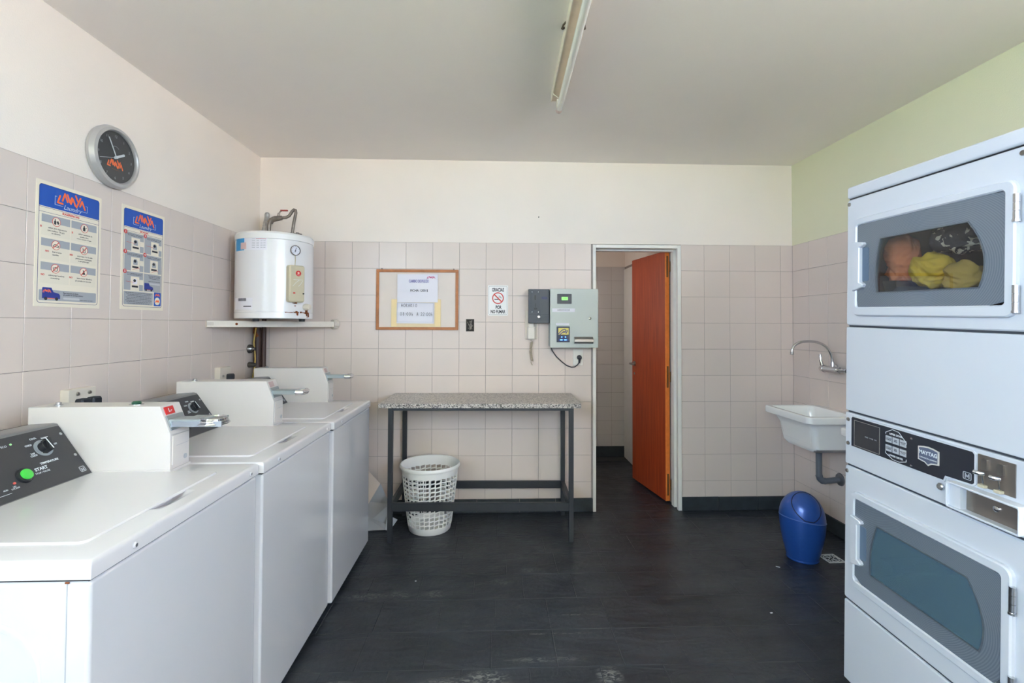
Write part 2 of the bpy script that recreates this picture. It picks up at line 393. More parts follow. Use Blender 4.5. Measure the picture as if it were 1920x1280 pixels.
def finish_texts():
    dg = bpy.context.evaluated_depsgraph_get()
    for o, parent, M in TEXTS:
        me = bpy.data.meshes.new_from_object(o.evaluated_get(dg)); nm = o.name.split('.')[0]
        cu = o.data; bpy.data.objects.remove(o); bpy.data.curves.remove(cu)
        n = bpy.data.objects.new(nm, me); COL.objects.link(n); n.parent = parent; n.matrix_basis = M
LOGO = [[(.08, .64), (.0, .06), (.175, .04)], [(.165, .28), (.25, .90), (.345, .30)], [(.34, .88), (.43, .32), (.505, .74)],
        [(.465, .22), (.545, .66), (.635, .16)], [(.64, 1.0), (.725, .58)], [(.825, .90), (.675, .06)], [(.81, .22), (.885, .68), (1.0, .04)]]
def logo(x0, y0, w, h, sw, z0, z1, mb, mi=None):
    return mb.strokes([[(x0+a*w, y0+b*h) for a, b in ln] for ln in LOGO], sw, z0, z1, None, mi)

# ------------------------------------------------------------------ room shell
T = .2
def tile_mesh(w, h, t=.0016, ch=.0009, g=.0009):
    """a tile lying in local XY, front at Z=t; w, h are pitch sizes, g half the joint"""
    mb = MB(); a = rrect0(g, w-g, g, h-g)
    mb.add([(x, y, 0) for x, y in a]+[(x, y, t-ch) for x, y in a]+[(x, y, t) for x, y in rrect0(g+ch, w-g-ch, g+ch, h-g-ch)],
           [(0, 1, 5, 4), (1, 2, 6, 5), (2, 3, 7, 6), (3, 0, 4, 7), (4, 5, 9, 8), (5, 6, 10, 9), (6, 7, 11, 10), (7, 4, 8, 11), (8, 9, 10, 11)])
    return mb
def rrect0(x0, x1, y0, y1): return [(x0, y0), (x1, y0), (x1, y1), (x0, y1)]
TM = {}
def put_tiles(parent, base, cols, rows, m, jitter=0.0):
    """cols, rows: lists of joint positions in the wall's local X and Y"""
    for i in range(len(cols)-1):
        for j in range(len(rows)-1):
            w = round(cols[i+1]-cols[i], 4); h = round(rows[j+1]-rows[j], 4)
            if w < .012 or h < .012: continue
            k = (w, h, m.name)
            if k not in TM:
                o = tile_mesh(w, h).build('tile', m, None, smooth=False); TM[k] = o.data
            else:
                o = bpy.data.objects.new('tile', TM[k]); COL.objects.link(o)
            o.parent = parent
            o.matrix_basis = base @ Matrix.Translation((cols[i], rows[j], .0002*random.random())) @ Euler((random.uniform(-1, 1)*.0006, random.uniform(-1, 1)*.0006, 0)).to_matrix().to_4x4()
ROWS = [.10]+[round(ZT-T*k, 4) for k in range(9, -1, -1)]
def wall_frame(rot, loc): return Matrix.Translation(loc) @ Euler(rot).to_matrix().to_4x4()
TP = .0016
# floor
fl = MB().box(XL-.15, XR+.15, YR-.1, 2.2, -.12, -.0022).build('floor', mat('floor_grout', (62, 64, 66), .9)); struct(fl)
fx = []
rows = [-.005-.25*k+.108 for k in range(0, 13)]
random.seed(11)
def slate_tile(x0, x1, y0, y1):
    g = .0010; a = [(x0+g, y0+g), (x1-g, y0+g), (x1-g, y1-g), (x0+g, y1-g)]
    a = [(x+random.uniform(-1, 1)*.0015, y+random.uniform(-1, 1)*.0015) for x, y in a]
    zt = [random.uniform(-.0012, 0.) for _ in a]; ia = inset(a, .0018)
    cx, cy = sum(p[0] for p in a)/4, sum(p[1] for p in a)/4
    vs = [(x-cx, y-cy, -.008) for x, y in a]+[(x-cx, y-cy, z-.0010) for (x, y), z in zip(a, zt)]+[(x-cx, y-cy, z) for (x, y), z in zip(ia, zt)]
    mb = MB().add(vs, [(0, 1, 5, 4), (1, 2, 6, 5), (2, 3, 7, 6), (3, 0, 4, 7), (4, 5, 9, 8), (5, 6, 10, 9), (6, 7, 11, 10), (7, 4, 8, 11), (8, 9, 10, 11)])
    mb.build('slate_tile', slate_m, fl, smooth=False, M=Matrix.Translation((cx, cy, 0)))
ys = [0.0, -.155, -.405, -.65, -.90, -1.145, -1.40, -1.645, -1.895, -2.14, -2.39, -2.64, -2.89, -3.14]
for r in range(len(ys)-1):
    x = XL-random.uniform(0, .25)
    if r == 6: x = -1.945
    while x < XR:
        w = random.uniform(.25, .30) if r != 6 else .277
        a, b = max(x, XL), min(x+w, XR)
        if b-a > .03: slate_tile(a, b, ys[r+1], ys[r])
        x += w
for r in range(6):
    y1 = .25*(r+1); x = .74-random.uniform(0, .2)
    if r > 0: x = .3-random.uniform(0, .2)
    lo, hi = (.776, 1.40) if r == 0 else (.30, 1.413)
    if r == 0: y1 = .12; y0 = 0
    else: y0 = .12 + (r-1)*.25; y1 = y0+.25
    y1 = min(y1, 1.5)
    while x < hi:
        w = random.uniform(.26, .32); a, b = max(x, lo), min(x+w, hi)
        if b-a > .03 and y1-y0 > .03: slate_tile(a, b, y0, y1)
        x += w
mbf = MB()
y = -3.14
while y > YR:
    x = XL
    while x < XR:
        mbf.box(x+.002, min(x+.275, XR)-.002, y-.248, y-.002, -.008, -.001); x += .275
    y -= .25
o = mbf.build('slate_tile', slate_m, fl, smooth=False); o['kind'] = 'stuff'
# ceiling
struct(MB().box(XL-.15, XR+.15, YR-.15, 2.2, ZC, ZC+.12).build('ceiling', ceil_m))
# left wall
wl = MB()
def side_wall(mb, x0, xt, xp, win, mi_up):
    lo, hi = (min(x0, xt), max(x0, xt)), (min(x0, xp), max(x0, xp))
    mb.box(*lo, win[1], .15, -.05, ZT, mi=0); mb.box(*hi, win[1], .15, ZT, ZC+.05, mi=1)
    mb.box(*hi, YR-.15, win[0], -.05, ZC+.05, mi=1); mb.box(*hi, win[0], win[1], -.05, WZ[0], mi=1); mb.box(*hi, win[0], win[1], WZ[1], ZC+.05, mi=1)
side_wall(wl, XL-.15, XL-TP, XL, LWIN, 1)
wl = struct(wl.build('wall_left', [grout_m, plaster], smooth=False))
# local X = +y measured from y=-6
lb = wall_frame(LEFT, (XL-TP, 0, 0))
lcols = [-.3887-T*k for k in range(14, -1, -1)]+[-.1887, 0]
put_tiles(wl, lb, lcols, ROWS, tile_m)
# back wall, with the doorway
DX0, DX1, DZ = .752, 1.432, 2.016
wb_ = MB()
wb_.box(XL-.15, DX0, TP, .12, -.05, ZT, mi=0); wb_.box(DX1, XR+.15, TP, .12, -.05, ZT, mi=0)
wb_.box(XL-.15, XR+.15, 0, .12, ZT, ZC+.05, mi=1)
wb_ = struct(wb_.build('wall_back', [grout_m, plaster], smooth=False))
bb = wall_frame(BACK, (0, TP, 0))
put_tiles(wb_, bb, [XL]+[-1.259+T*k for k in range(-2, 11)]+[DX0], ROWS, tile_m)
put_tiles(wb_, bb, [DX1]+[1.6154+T*k for k in range(0, 4)]+[XR], ROWS, tile_m)
# right wall
wr = MB()
side_wall(wr, XR+.15, XR+TP, XR, RWIN, 1)
wr = struct(wr.build('wall_right', [grout_m, plaster_r], smooth=False))
rb = wall_frame(RIGHT, (XR+TP, 0, 0))
rcols = [0]+[.1917+T*k for k in range(0, 15)]
put_tiles(wr, rb, rcols, ROWS, tile_m)
# front wall (behind the camera)
wf = MB(); wf.box(XL-.15, XR+.15, YR-.15, YR, -.05, ZC+.05)
struct(wf.build('wall_front', plaster, smooth=False))
struct(MB().box(-.2, 16, -22, 6, -.3, -.14).build('ground', concrete, smooth=False))
struct(MB().box(-16, -.2, -22, 6, -.3, -.14).build('lawn', lawn_m, smooth=False))
# skirting: dark slate strips, each piece its own
def skirt(name, base, joints, h=.10, t=.012):
    root = struct(MB().box(joints[0], joints[-1], 0, h-.006, -.004, t-.006).build(name, grout_m, smooth=False, M=base))
    for a, b in zip(joints[:-1], joints[1:]):
        MB().box(a+.0012, b-.0012, 0, h-random.uniform(0, .003), -.003, t, bev=.0015, seg=1).build('slate_piece', slate_b, root)
skirt('baseboard_back', wall_frame(BACK, (0, 0, 0)), [XL, -1.45, -1.1, -.79, -.45, -.12, .2, .47, DX0])
skirt('baseboard_back', wall_frame(BACK, (0, 0, 0)), [DX1, 1.718, 2.019, XR-.012])
skirt('baseboard_right', wall_frame(RIGHT, (XR, 0, 0)), [0, .32, .63, .95, 1.26, 1.58, 1.9, 2.5, 3.1])
skirt('baseboard_left', wall_frame(LEFT, (XL, 0, 0)), [-3.1, -2.5, -1.9, -1.3, -.7, -.35, 0])

# ------------------------------------------------------------------ doorway: frame, leaf, corridor
fr = struct(MB().box(DX0, DX0+.024, -.012, .115, 0, DZ, bev=.002, seg=1).build('door_1', trim_w))
MB().box(DX1-.029, DX1, -.012, .02, 0, DZ, bev=.002, seg=1).build('door_trim', trim_w, fr)
MB().box(DX1-.014, DX1, .02, .06, 0, DZ).build('door_reveal', trim_w, fr)
MB().box(DX1-.035, DX1, .06, .115, 0, DZ, bev=.002, seg=1).build('door_jamb', trim_w, fr)
MB().box(DX0+.024, DX1-.029, -.012, .02, DZ-.026, DZ, bev=.002, seg=1).build('door_head', trim_w, fr)
MB().box(DX0+.024, DX1-.014, .02, .06, DZ-.012, DZ).build('door_reveal', trim_w, fr)
MB().box(DX0+.024, DX1-.035, .06, .115, DZ-.038, DZ, bev=.002, seg=1).build('door_head', trim_w, fr)
leaf = thing('wooden_door', 'reddish brown varnished wooden door standing open into the corridor', 'door', (1.366, .158, .012), (0, 0, math.radians(90+9)))
lw, lh = .60, 1.985
MB().box(0, lw, -.036, 0, 0, lh, bev=.002, seg=1).build('door_leaf', wood_m, leaf)
MB().box(-.003, 0, -.036, 0, .002, lh-.002).build('edge_strip', wood_e, leaf)
for hz in (.13, .98, 1.86):
    hg = MB().box(-.006, -.0025, -.026, -.012, hz-.085, hz+.085); hg.cyl((-.007, -.040, hz-.040), (-.007, -.040, hz+.040), .0055, seg=10)
    hg.build('hinge', mat('dull_brass', (128, 96, 62), .45, .6), leaf)
hd = MB().cyl((lw-.05, -.0, 1.045), (lw-.05, .05, 1.045), .008); hd.tube([(lw-.05, .045, 1.045), (lw-.09, .05, 1.045), (lw-.15, .05, 1.043)], [.009, .009, .007]); hd.cyl((lw-.05, 0, 1.045), (lw-.05, .006, 1.045), .022)
hd.cyl((lw-.05, -.036, 1.045), (lw-.05, -.042, 1.045), .022); hd.tube([(lw-.05, -.036, 1.045), (lw-.05, -.082, 1.045), (lw-.16, -.084, 1.043)], [.008, .009, .007]); hd.build('lever_handle', steel, leaf)
kh = MB().cyl((lw-.05, .0, .955), (lw-.05, .004, .955), .012, seg=14); kh.build('keyhole_plate', chrome, leaf)
# corridor
CT = .1497
# (no window is built here; the added fill light is set at the top)
cw = MB(); cw.box(.15, 1.6, 1.5+TP, 1.62, -.05, 2.03, mi=0); cw.box(.15, 1.6, 1.5, 1.62, 2.03, ZC+.05, mi=1)
cw = struct(cw.build('wall_corridor_end', [grout_m, plaster], smooth=False))
ccols = [.3+.0653]+[1.413-CT*k for k in range(6, -1, -1)]; crows = [.11]+[2.03-CT*k for k in range(12, -1, -1)]
put_tiles(cw, wall_frame(BACK, (0, 1.5+TP, 0)), ccols, crows, tile_dark)
skirt('baseboard_corridor', wall_frame(BACK, (0, 1.5, 0)), [.3, .9, 1.413], .115)
cr_ = MB().box(1.413+TP, 1.56, .12, 1.62, -.05, 2.03, mi=0); cr_.box(1.413, 1.56, .12, 1.62, 2.03, ZC+.05, mi=1)
cr_ = struct(cr_.build('wall_corridor_right', [grout_m, plaster], smooth=False))
put_tiles(cr_, wall_frame(RIGHT, (1.413+TP, 0, 0)), [-.52+CT*k for k in range(0, 3)]+[-.125], crows, tile_dark)
dd = struct(MB().box(1.398, 1.414, 1.10, 1.497, 0, 2.0, bev=.003).build('door_2', trim_w))
MB().box(1.390, 1.400, 1.14, 1.46, .01, 1.96).build('door_panel', trim_w, dd)
struct(MB().box(.15, .30, .12, 1.62, -.05, ZC+.05).build('wall_corridor_left', plaster, smooth=False))

# ------------------------------------------------------------------ ceiling lamp
lp = thing('fluorescent_lamp', 'bare fluorescent batten with one white tube on the ceiling', 'ceiling lamp', (.337, -1.09, ZC), (0, 0, math.radians(-1.2)))
MB().box(-.032, .026, -1.24, 0, -.045, 0, bev=.004).build('housing', lamp_b, lp)
mbt = MB().box(-.034, -.030, -1.24, 0, -.048, 0); mbt.build('side_flange', lamp_w, lp)
mbt = MB().tube([(.012, .03, -.078), (.012, -1.21, -.078)], .0165, 16); mbt.build('tube', tube_w, lp)
mbt = MB().cyl((.012, .035, -.078), (.012, .005, -.078), .0172, seg=16); mbt.build('tube_end_cap', mat('tube_cap_metal', (200, 178, 172), .5), lp)
for yy in (-.02, -1.2):
    MB().box(-.006, .03, yy-.012, yy+.012, -.085, -.04, bev=.003).build('lamp_holder', lamp_w, lp)
mbt = MB().tube([(-.036, -.10, -.03), (-.03, -.10, -.055), (.0, -.10, -.075), (.012, -.10, -.097), (.026, -.10, -.075), (.034, -.10, -.04), (.034, -.10, -.01)], .0022, 6); mbt.build('wire_tie', lamp_w, lp)
for sx_ in (-1, 1):
    MB().tube([(sx_*.03, -.62, -.002), (sx_*.043, -.615, -.014), (sx_*.047, -.60, -.02), (sx_*.042, -.585, -.012), (sx_*.03, -.58, -.002)], .0045, 6).build('hook', mat('rusted_hook', (84, 70, 60), .7), lp)

# ------------------------------------------------------------------ clock on the left wall
ck = thing('wall_clock', 'round silver wall clock with a dark face above the posters', 'clock', (XL, -1.405, 2.155), LEFT)
MB().lathe([(.118, .0), (.137, .003), (.140, .018), (.132, .036), (.119, .040), (.114, .034), (.113, .026)], 56).build('rim', mat('silver_plastic', (186, 184, 182), .35, .35), ck)
dl_ = MB().prism(circ(0, 0, .1145, 48), .0, .024).build('dial', mat('clock_dial', (62, 63, 66), .5), ck)
hb = MB(); a = math.radians(90+29)
hb.strokes([[(0, 0), (.088*math.cos(a), .088*math.sin(a))]], .0055, .028, .029); hb.build('minute_hand', ink_w, dl_)
a = math.radians(90-62)
MB().strokes([[(-.008*math.cos(a), -.008*math.sin(a)), (.052*math.cos(a), .052*math.sin(a))]], .0105, .0265, .0275).build('hour_hand', ink_w, dl_)
a = math.radians(197)
sh = MB().strokes([[(-.02*math.cos(a), -.02*math.sin(a)), (.098*math.cos(a), .098*math.sin(a))]], .0016, .030, .0305); sh.prism(circ(0, 0, .006, 14), .024, .032); sh.build('second_hand', ink_w, dl_)
for h in range(1, 13):
    t = PI/2-2*PI*h/12; text(str(h), .017, .094*math.cos(t), .094*math.sin(t), .0243, ink_g, dl_, 'numeral')
logo(-.045, -.048, .088, .036, .0062, .024, .0246, MB()).build('logo', ink_o, dl_)
MB().strokes([[(-.02, -.056), (.022, -.056)]], .0022, .024, .0245).build('logo_line', mat('brown_ink', (130, 80, 60), .6), dl_)
MB().strokes([[(-.018, .043), (-.006, .050), (.006, .050), (.018, .043)]], .002, .024, .0245).build('emblem', ink_g, dl_)
struct_glass = MB().prism(circ(0, 0, .1135, 48), .0345, .0355).build('glass', thin_glass('clock_glass', (.97, .97, .97, 1), .6), ck)

# ------------------------------------------------------------------ posters
def van(mb_b, mb_o, mb_k, x, y, s):
    mb_b.prism([(x, y), (x, y+.5*s), (x+.03*s, y+.55*s), (x+.5*s, y+.55*s), (x+.62*s, y+.33*s), (x+.92*s, y+.27*s), (x+1.0*s, y+.18*s), (x+1.0*s, y)], .0022, .0025)
    o = mb_b.build('van_picture', mat('van_blue', (40, 56, 140), .5), mb_k)
    for wx in (.2, .8): MB().prism(circ(x+wx*s, y-.01*s, .085*s, 14), .0022, .0028).build('van_wheel', ink, mb_k)
    MB().strokes([[(x+.3*s, y+.01*s), (x+.68*s, y+.01*s)]], .03*s, .0022, .0027).build('van_stripe', ink_o, mb_k)
def lines(mb, x0, x1, ys_, w=.0018, center=True):
    for k, yy in enumerate(ys_):
        d = (x1-x0)*[.0, .08, .16, .03, .1][k % 5]/2
        x = x0+d
        while x < x1-d:
            l = random.uniform(.006, .018); mb.strokes([[(x, yy), (min(x+l, x1-d), yy)]], w, .0022, .0024); x += l+.0035
def poster_base(name, label, y, z, w, h):
    p = thing(name, label, 'poster', (XL, y, z), LEFT)
    MB().box(-w/2, w/2, -h/2, h/2, 0, .0018).build('sheet', paper_c, p)
    bw, bh = w/2-.012, h/2-.014
    MB().frame(rrect(-bw, bw, -bh, bh, .012), rrect(-bw+.0016, bw-.0016, -bh+.0016, bh-.0016, .0105), .001, .0022).build('border_line', ink_nav, p)
    top = [(x, yy) for x, yy in rrect(-bw, bw, bh-.085, bh, .012) if yy > bh-.05]+[(-bw, bh-.085), (bw, bh-.085)]
    bn_ = MB().prism(top, .001, .0022).build('blue_banner', ink_b, p)
    lg = MB(); logo(-.062, bh-.060, .128, .050, .0072, .0022, .0027, lg); lg.build('logo', ink_o, bn_)
    MB().strokes([[(-.038, bh-.068), (-.074, bh-.068), (-.074, bh-.034), (-.066, bh-.034)]], .0012, .0022, .0025).build('logo_outline', ink_w, bn_)
    MB().strokes([[(.050, bh-.068), (.078, bh-.068), (.078, bh-.042), (.070, bh-.042)]], .0012, .0022, .0025).build('logo_outline', ink_w, bn_)
    text('Laundry', .026, .006, bh-.070, .0023, ink_w, bn_, 'lettering', shear=.35, bold=-.0002)
    return p, bw, bh
p1, bw, bh = poster_base('laundry_poster', 'larger laundry poster with six washing tips, blue banner and a van, left of the two', -1.602, 1.711, .306, .488)
text('SUGERENCIAS', .0125, 0, bh-.0975, .002, ink_r, p1, bold=.0004)
MB().strokes([[(-bw, bh-.089), (bw, bh-.089)], [(-bw, bh-.107), (bw, bh-.107)]], .0012, .0018, .0023).build('rule', ink_nav, p1)
cards = [("SI", "utilizar jabón baja espuma\n(una medida x 120 grs)\nes suficiente", 0), ("SI", "utilizar suavizantes de\ntamaño chico\nverter el contenido en el agua", 1),
         ("NO", "lavar ni secar\nzapatillas", 2), ("NO", "secar ropa si no ha sido\npreviamente centrifugada\no que gotee agua", 3),
         ("NO", "sobrecargar lavadoras\nni secadoras", 4), ("NO", "lavar ni secar alfombras\ny/o prendas de mascotas", 5)]
for k, (hd_, body, ic) in enumerate(cards):
    cx = -.066 if k % 2 == 0 else .066; cy = bh-.156-.093*(k//2); hw, hh = .0625, .041
    cd_ = MB().prism(rrect0(cx-hw, cx+hw, cy-hh, cy+hh), .001, .0021).build('card', mat('card_cream', (226, 217, 200), .7), p1)
    MB().prism(rrect0(cx-hw, cx+hw, cy+hh-.03, cy+hh), .001, .0023).build('card_band', ink_g, cd_)
    MB().frame(circ(cx, cy+.019, .0185), circ(cx, cy+.019, .0168), .001, .0028).build('icon_ring', ink_r, cd_)
    MB().prism(circ(cx, cy+.019, .0168), .001, .0025).build('icon_disc', paper_c, cd_)
    ico = MB(); z0, z1 = .0025, .0029; X = cx; Y = cy+.019
    if ic == 0: ico.prism(rrect(X-.010, X-.001, Y-.011, Y+.004, .002, 2), z0, z1); ico.prism(rrect0(X-.0075, X-.004, Y+.003, Y+.011), z0, z1); ico.prism([(X+.001, Y), (X+.007, Y+.006), (X+.013, Y-.004), (X+.007, Y-.010)], z0, z1)
    elif ic == 1: ico.prism(rrect(X-.007, X+.004, Y-.011, Y+.004, .002, 2), z0, z1); ico.prism(rrect0(X-.004, X+.001, Y+.004, Y+.011), z0, z1); ico.prism(circ(X+.009, Y+.003, .002, 8), z0, z1)
    elif ic == 2: ico.strokes([[(X-.012, Y-.004), (X-.004, Y+.004), (X+.012, Y-.002), (X+.011, Y-.006), (X-.012, Y-.006)]], .0022, z0, z1)
    elif ic == 3: ico.strokes([[(X-.006, Y+.010), (X-.004, Y-.010), (X+.006, Y-.010), (X+.005, Y+.008)], [(X-.003, Y+.004), (X+.003, Y+.002)]], .002, z0, z1)
    elif ic == 4: ico.strokes([[(X-.010, Y+.004), (X-.007, Y-.009), (X+.008, Y-.009), (X+.011, Y+.006)], [(X-.005, Y+.002), (X, Y+.006), (X+.005, Y+.002)]], .0022, z0, z1)
    else: ico.prism([(X-.006, Y-.010), (X-.002, Y+.003), (X-.004, Y+.010), (X+.002, Y+.006), (X+.006, Y-.004), (X+.010, Y-.010)], z0, z1)
    ico.build('icon', ink, cd_)
    if ic >= 2: MB().strokes([[(X-.012, Y-.012), (X+.012, Y+.012)]], .0026, .0025, .0033).build('icon_bar', ink_r, cd_)
    first, *rest = body.split('\n')
    text(hd_, .0098, cx-len(first)*.00235-.004, cy-.0085, .0022, ink_r, cd_, bold=.0003)
    text(first, .0088, cx+.006, cy-.0085, .0022, ink, cd_, sx=.9)
    for q, ln in enumerate(rest): text(ln, .0088 if q < 1 or k in (0, 3) else .0066, cx, cy-.0195-.0095*q, .0022, ink, cd_, sx=.9)
MB().prism(rrect(-bw+.008, bw-.008, -bh+.010, -bh+.052, .004, 3), .001, .0021).build('footer_band', ink_g, p1)
van(MB(), None, p1, -.120, -bh+.018, .078); logo(-.117, -bh+.041, .034, .013, .0018, .0025, .0028, MB()).build('van_lettering', ink_o, p1)

text('Para atención al cliente\ny/o pedido de servicio técnico:', .0085, -.028, -bh+.039, .0022, ink, p1, align='LEFT', sx=.9)
lm = MB().strokes([[(-.024, -bh+.021), (.046, -bh+.021)]], .008, .002, .0023); lm.build('smudged_number', mat('pale_grey_ink', (196, 196, 198), .6), p1)
lm = MB(); lines(lm, .052, .118, [-bh+.017]); lm.build('small_print', ink, p1)
p2, bw, bh = poster_base('laundry_poster', 'smaller laundry poster with numbered dryer steps, right of the two', -1.184, 1.717, .292, .494)
text('SECADORA', .011, 0, bh-.0965, .002, ink_r, p2, bold=.0004)
MB().strokes([[(-bw, bh-.089), (bw, bh-.089)], [(-bw, bh-.105), (bw, bh-.105)]], .0012, .0018, .0023).build('rule', ink_nav, p2)
for k in range(6):
    cx = -.0645 if k % 2 == 0 else .0645; cy = bh-.155-.094*(k//2); hw, hh = .062, .0445
    sp_ = MB().prism(rrect0(cx-hw, cx+hw, cy-hh, cy+hh), .001, .0021).build('step_panel', ink_g, p2)
    if k < 5:
        dx = cx+(.008 if k != 1 else .012)
        MB().prism(rrect0(dx-.028, dx+.028, cy-hh, cy+.022), .0021, .0024).build('dryer_picture', paper_c, sp_)
        if k < 3 or k == 4: MB().prism(rrect0(dx+.029, cx+hw, cy-.015, cy+.010), .0021, .0024).build('door_picture', paper_c, sp_)
        MB().prism([(dx-.014, cy-.014), (dx-.014, cy+.004), (dx-.008, cy+.013), (dx+.008, cy+.013), (dx+.014, cy+.004), (dx+.014, cy-.014)], .0024, .0027).build('drum_picture', ink_g if k != 4 else paper_w, sp_)
        dk = MB().prism(circ(dx-.003, cy+.003, .009, 14, .007), .0027, .003); dk.prism(rrect0(dx-.02, dx+.02, cy-.030, cy-.021), .0024, .0027); dk.build('dark_picture', ink, sp_)
        lm = MB(); lm.strokes([[(cx-.05, cy-.004), (dx-.006, cy-.006)]] if k in (0, 1, 4) else [[(cx-.01, cy-.040), (dx+.022, cy-.026), (dx+.03, cy-.034)]], .0013, .0024, .003); lm.build('red_pointer', ink_r, sp_)
        lm = MB(); lines(lm, cx-.047, cx+.055, [cy+.036, cy+.030]); lm.build('small_print', ink, sp_)
        MB().prism(circ(cx-hw+.004, cy+hh-.001, .0105, 18), .0021, .0026).build('step_badge', ink_r, sp_)
        text(str(k+1), .0155, cx-hw+.004, cy+hh-.001, .0027, ink_w, sp_, 'numeral', bold=.0005)
    else:
        lm = MB(); lines(lm, cx-.03, cx+.056, [cy+.036, cy+.029, cy+.022, cy+.008]); lm.build('small_print', ink, sp_)
        lm = MB().strokes([[(cx-.02, cy-.004), (cx+.05, cy-.004)]], .008, .002, .0023); lm.build('smudged_number', mat('pale_grey_ink', (196, 196, 198), .6), sp_)
        van(MB(), None, sp_, cx-.058, cy-.036, .062)
MB().prism(rrect(-bw+.007, .068, -bh+.010, -bh+.073, .004, 3), .001, .0021).build('footer_band', ink_g, p2)
lm = MB(); lines(lm, -.116, .060, [-bh+.066-.0072*q for q in range(8)]); lm.build('small_print', ink, p2)
MB().prism(rrect(.076, bw-.006, -bh+.008, -bh+.078, .004, 3), .001, .0021).build('token_picture', ink_b, p2)
MB().prism(circ(.101, -bh+.033, .0195, 22), .0021, .0025).build('token_disc', paper_c, p2)
lm = MB(); logo(.088, -bh+.027, .026, .012, .003, .0025, .0029, lm); logo(.084, -bh+.059, .034, .012, .0022, .0021, .0025, lm); lm.build('logo', ink_o, p2)

# ------------------------------------------------------------------ sockets on the left wall
def socket_box(label, y, z, w, h, screws, plugs):
    s = thing('socket_box', label, 'socket', (XL, y, z), LEFT)
    MB().box(-w/2, w/2, -h/2, h/2, 0, .036, bev=.003).build('housing', ivory, s)
    for (x, yy) in screws:
        k = MB().cyl((x, yy, .034), (x, yy, .041), .009, .007, 14); k.build('screw_cap', steel, s)
    for (x, yy, d) in plugs:
        k = MB().prism(rrect(x-.024, x+.024, yy-.026, yy+.016, .010, 4), .036, .036+d, bev=.006); k.build('plug', mat('dark_rubber', (44, 46, 52), .5), s)
    return s
socket_box('ivory surface socket with two dark plugs on the wall behind the nearest washer', -1.566, 1.088, .134, .09, [(-.026, .024), (.032, .024)], [(-.014, -.012, .03), (.042, -.012, .03)])
socket_box('small ivory surface socket with one dark plug under the water heater', -.492, 1.078, .125, .10, [(-.030, -.006)], [(.032, -.012, .03)])

# ------------------------------------------------------------------ water heater in the corner, shelf bar, pipes
bar = MB().box(-.437, .437, -.022, .022, -.040, 0, bev=.003).build('shelf_bar', mat('aged_white_paint', (222, 214, 204), .5, var=.05, vscale=14))
tag(bar, 'white painted steel bar across the corner under the water heater', 'shelf bar', None, (-1.4555, -.325, 1.422), (0, 0, math.atan2(.648, .568)))
MB().prism(circ(-.27, -.02, .008, 12), .022, .0235, Matrix.Rotation(PI/2, 4, 'X')).build('rust_spot', rust, bar)
for sx_ in (-1, 1):
    MB().tube([(sx_*.435, 0, -.02), (sx_*.40, 0, -.02)], .036 if sx_ > 0 else .024, 10).build('mortar_patch', mat('mortar_patch', (206, 196, 186), .9, var=.08, vscale=30), bar)
HR = .237
wh = thing('water_heater', 'white cylindrical electric water heater in the left back corner', 'water heater', (-1.463, -.36, 1.437), (0, 0, math.radians(52)))
HH = .548
MB().lathe([(HR-.03, .0), (HR-.002, .0), (HR, .004), (HR, .036), (HR-.0025, .038), (HR-.0025, .0405), (HR-.0005, .042), (HR-.0005, HH-.05), (HR-.002, HH-.048)], 72).build('tank', mat('heater_enamel', (226, 224, 226), .25, coat=.2), wh, angle=25)
MB().lathe([(HR-.004, HH-.048), (HR+.002, HH-.046), (HR+.003, HH-.014), (HR-.006, HH-.002), (HR-.03, HH+.004), (0, HH+.012)], 72).build('top_cap', white_pl, wh)
MB().lathe([(0, .008), (HR-.028, .008), (HR-.028, .002)], 48).build('bottom_plate', mat('grey_bottom', (150, 148, 148), .6), wh)
def on_tank(ang, z, r=HR): # ang degrees to the viewer's right of the heater's front (-y)
    a = math.radians(-90+ang); n = Vector((math.cos(a), math.sin(a), 0)); x = Vector((-n.y, n.x, 0))
    M = Matrix.Identity(4)
    for i, v in enumerate((x, Vector((0, 0, 1)), n)):
        for k in range(3): M[k][i] = v[k]
    M.translation = n*r+Vector((0, 0, z)); return M
def curved(a0, a1, z0, z1, th=.0006, n=10, r=HR-.0005):
    prof_o, mb = [], MB(); vs = []; fs = []
    for k in range(n+1):
        a = math.radians(-90+a0+(a1-a0)*k/n)
        for rr in (r, r+th):
            for zz in (z0, z1): vs.append((rr*math.cos(a), rr*math.sin(a), zz))
    for k in range(n):
        b = k*4; c = b+4; fs += [(b+2, c+2, c+3, b+3), (b, b+1, c+1, c), (b+1, b+3, c+3, c+1), (b, c, c+2, b+2)]
    fs += [(0, 2, 3, 1), (n*4, n*4+1, n*4+3, n*4+2)]
    return mb.add(vs, fs)
curved(-99, -40, .425, .505, .0006).build('instruction_sticker', paper_w, wh)
curved(-99, -76, .425, .505, .0010, 6).build('sticker_picture', ink_lb, wh)
curved(-84, -72, .432, .474, .0013, 6).build('sticker_hand', mat('skin_pink_ink', (222, 190, 186), .7), wh)
lm = MB()
for q in range(6):
    for (a0, a1) in ((-62, -57), (-55, -51), (-49, -46), (-45, -42)): 
        c_ = curved(a0, a1, .442+.0105*q-.0016, .442+.0105*q+.0012, .0012, 2); lm.add(c_.v, c_.f)
lm.build('small_print', ink_g, wh)
curved(-56, -41, .494, .497, .0012, 4).build('red_print', ink_r, wh)
curved(-100, -60, .055, .128, .0006).build('rating_label', paper_w, wh)
lm = MB()
for q in range(9):
    c_ = curved(-88+2*q, -87+2*q+.3*(q % 2), .108, .126, .0010, 1); lm.add(c_.v, c_.f)
o = lm.build('barcode', ink, wh); o['kind'] = 'stuff'
curved(-76, -62, .072, .078, .0010, 3).build('serial_print', ink, wh)
M = on_tank(0, .437)
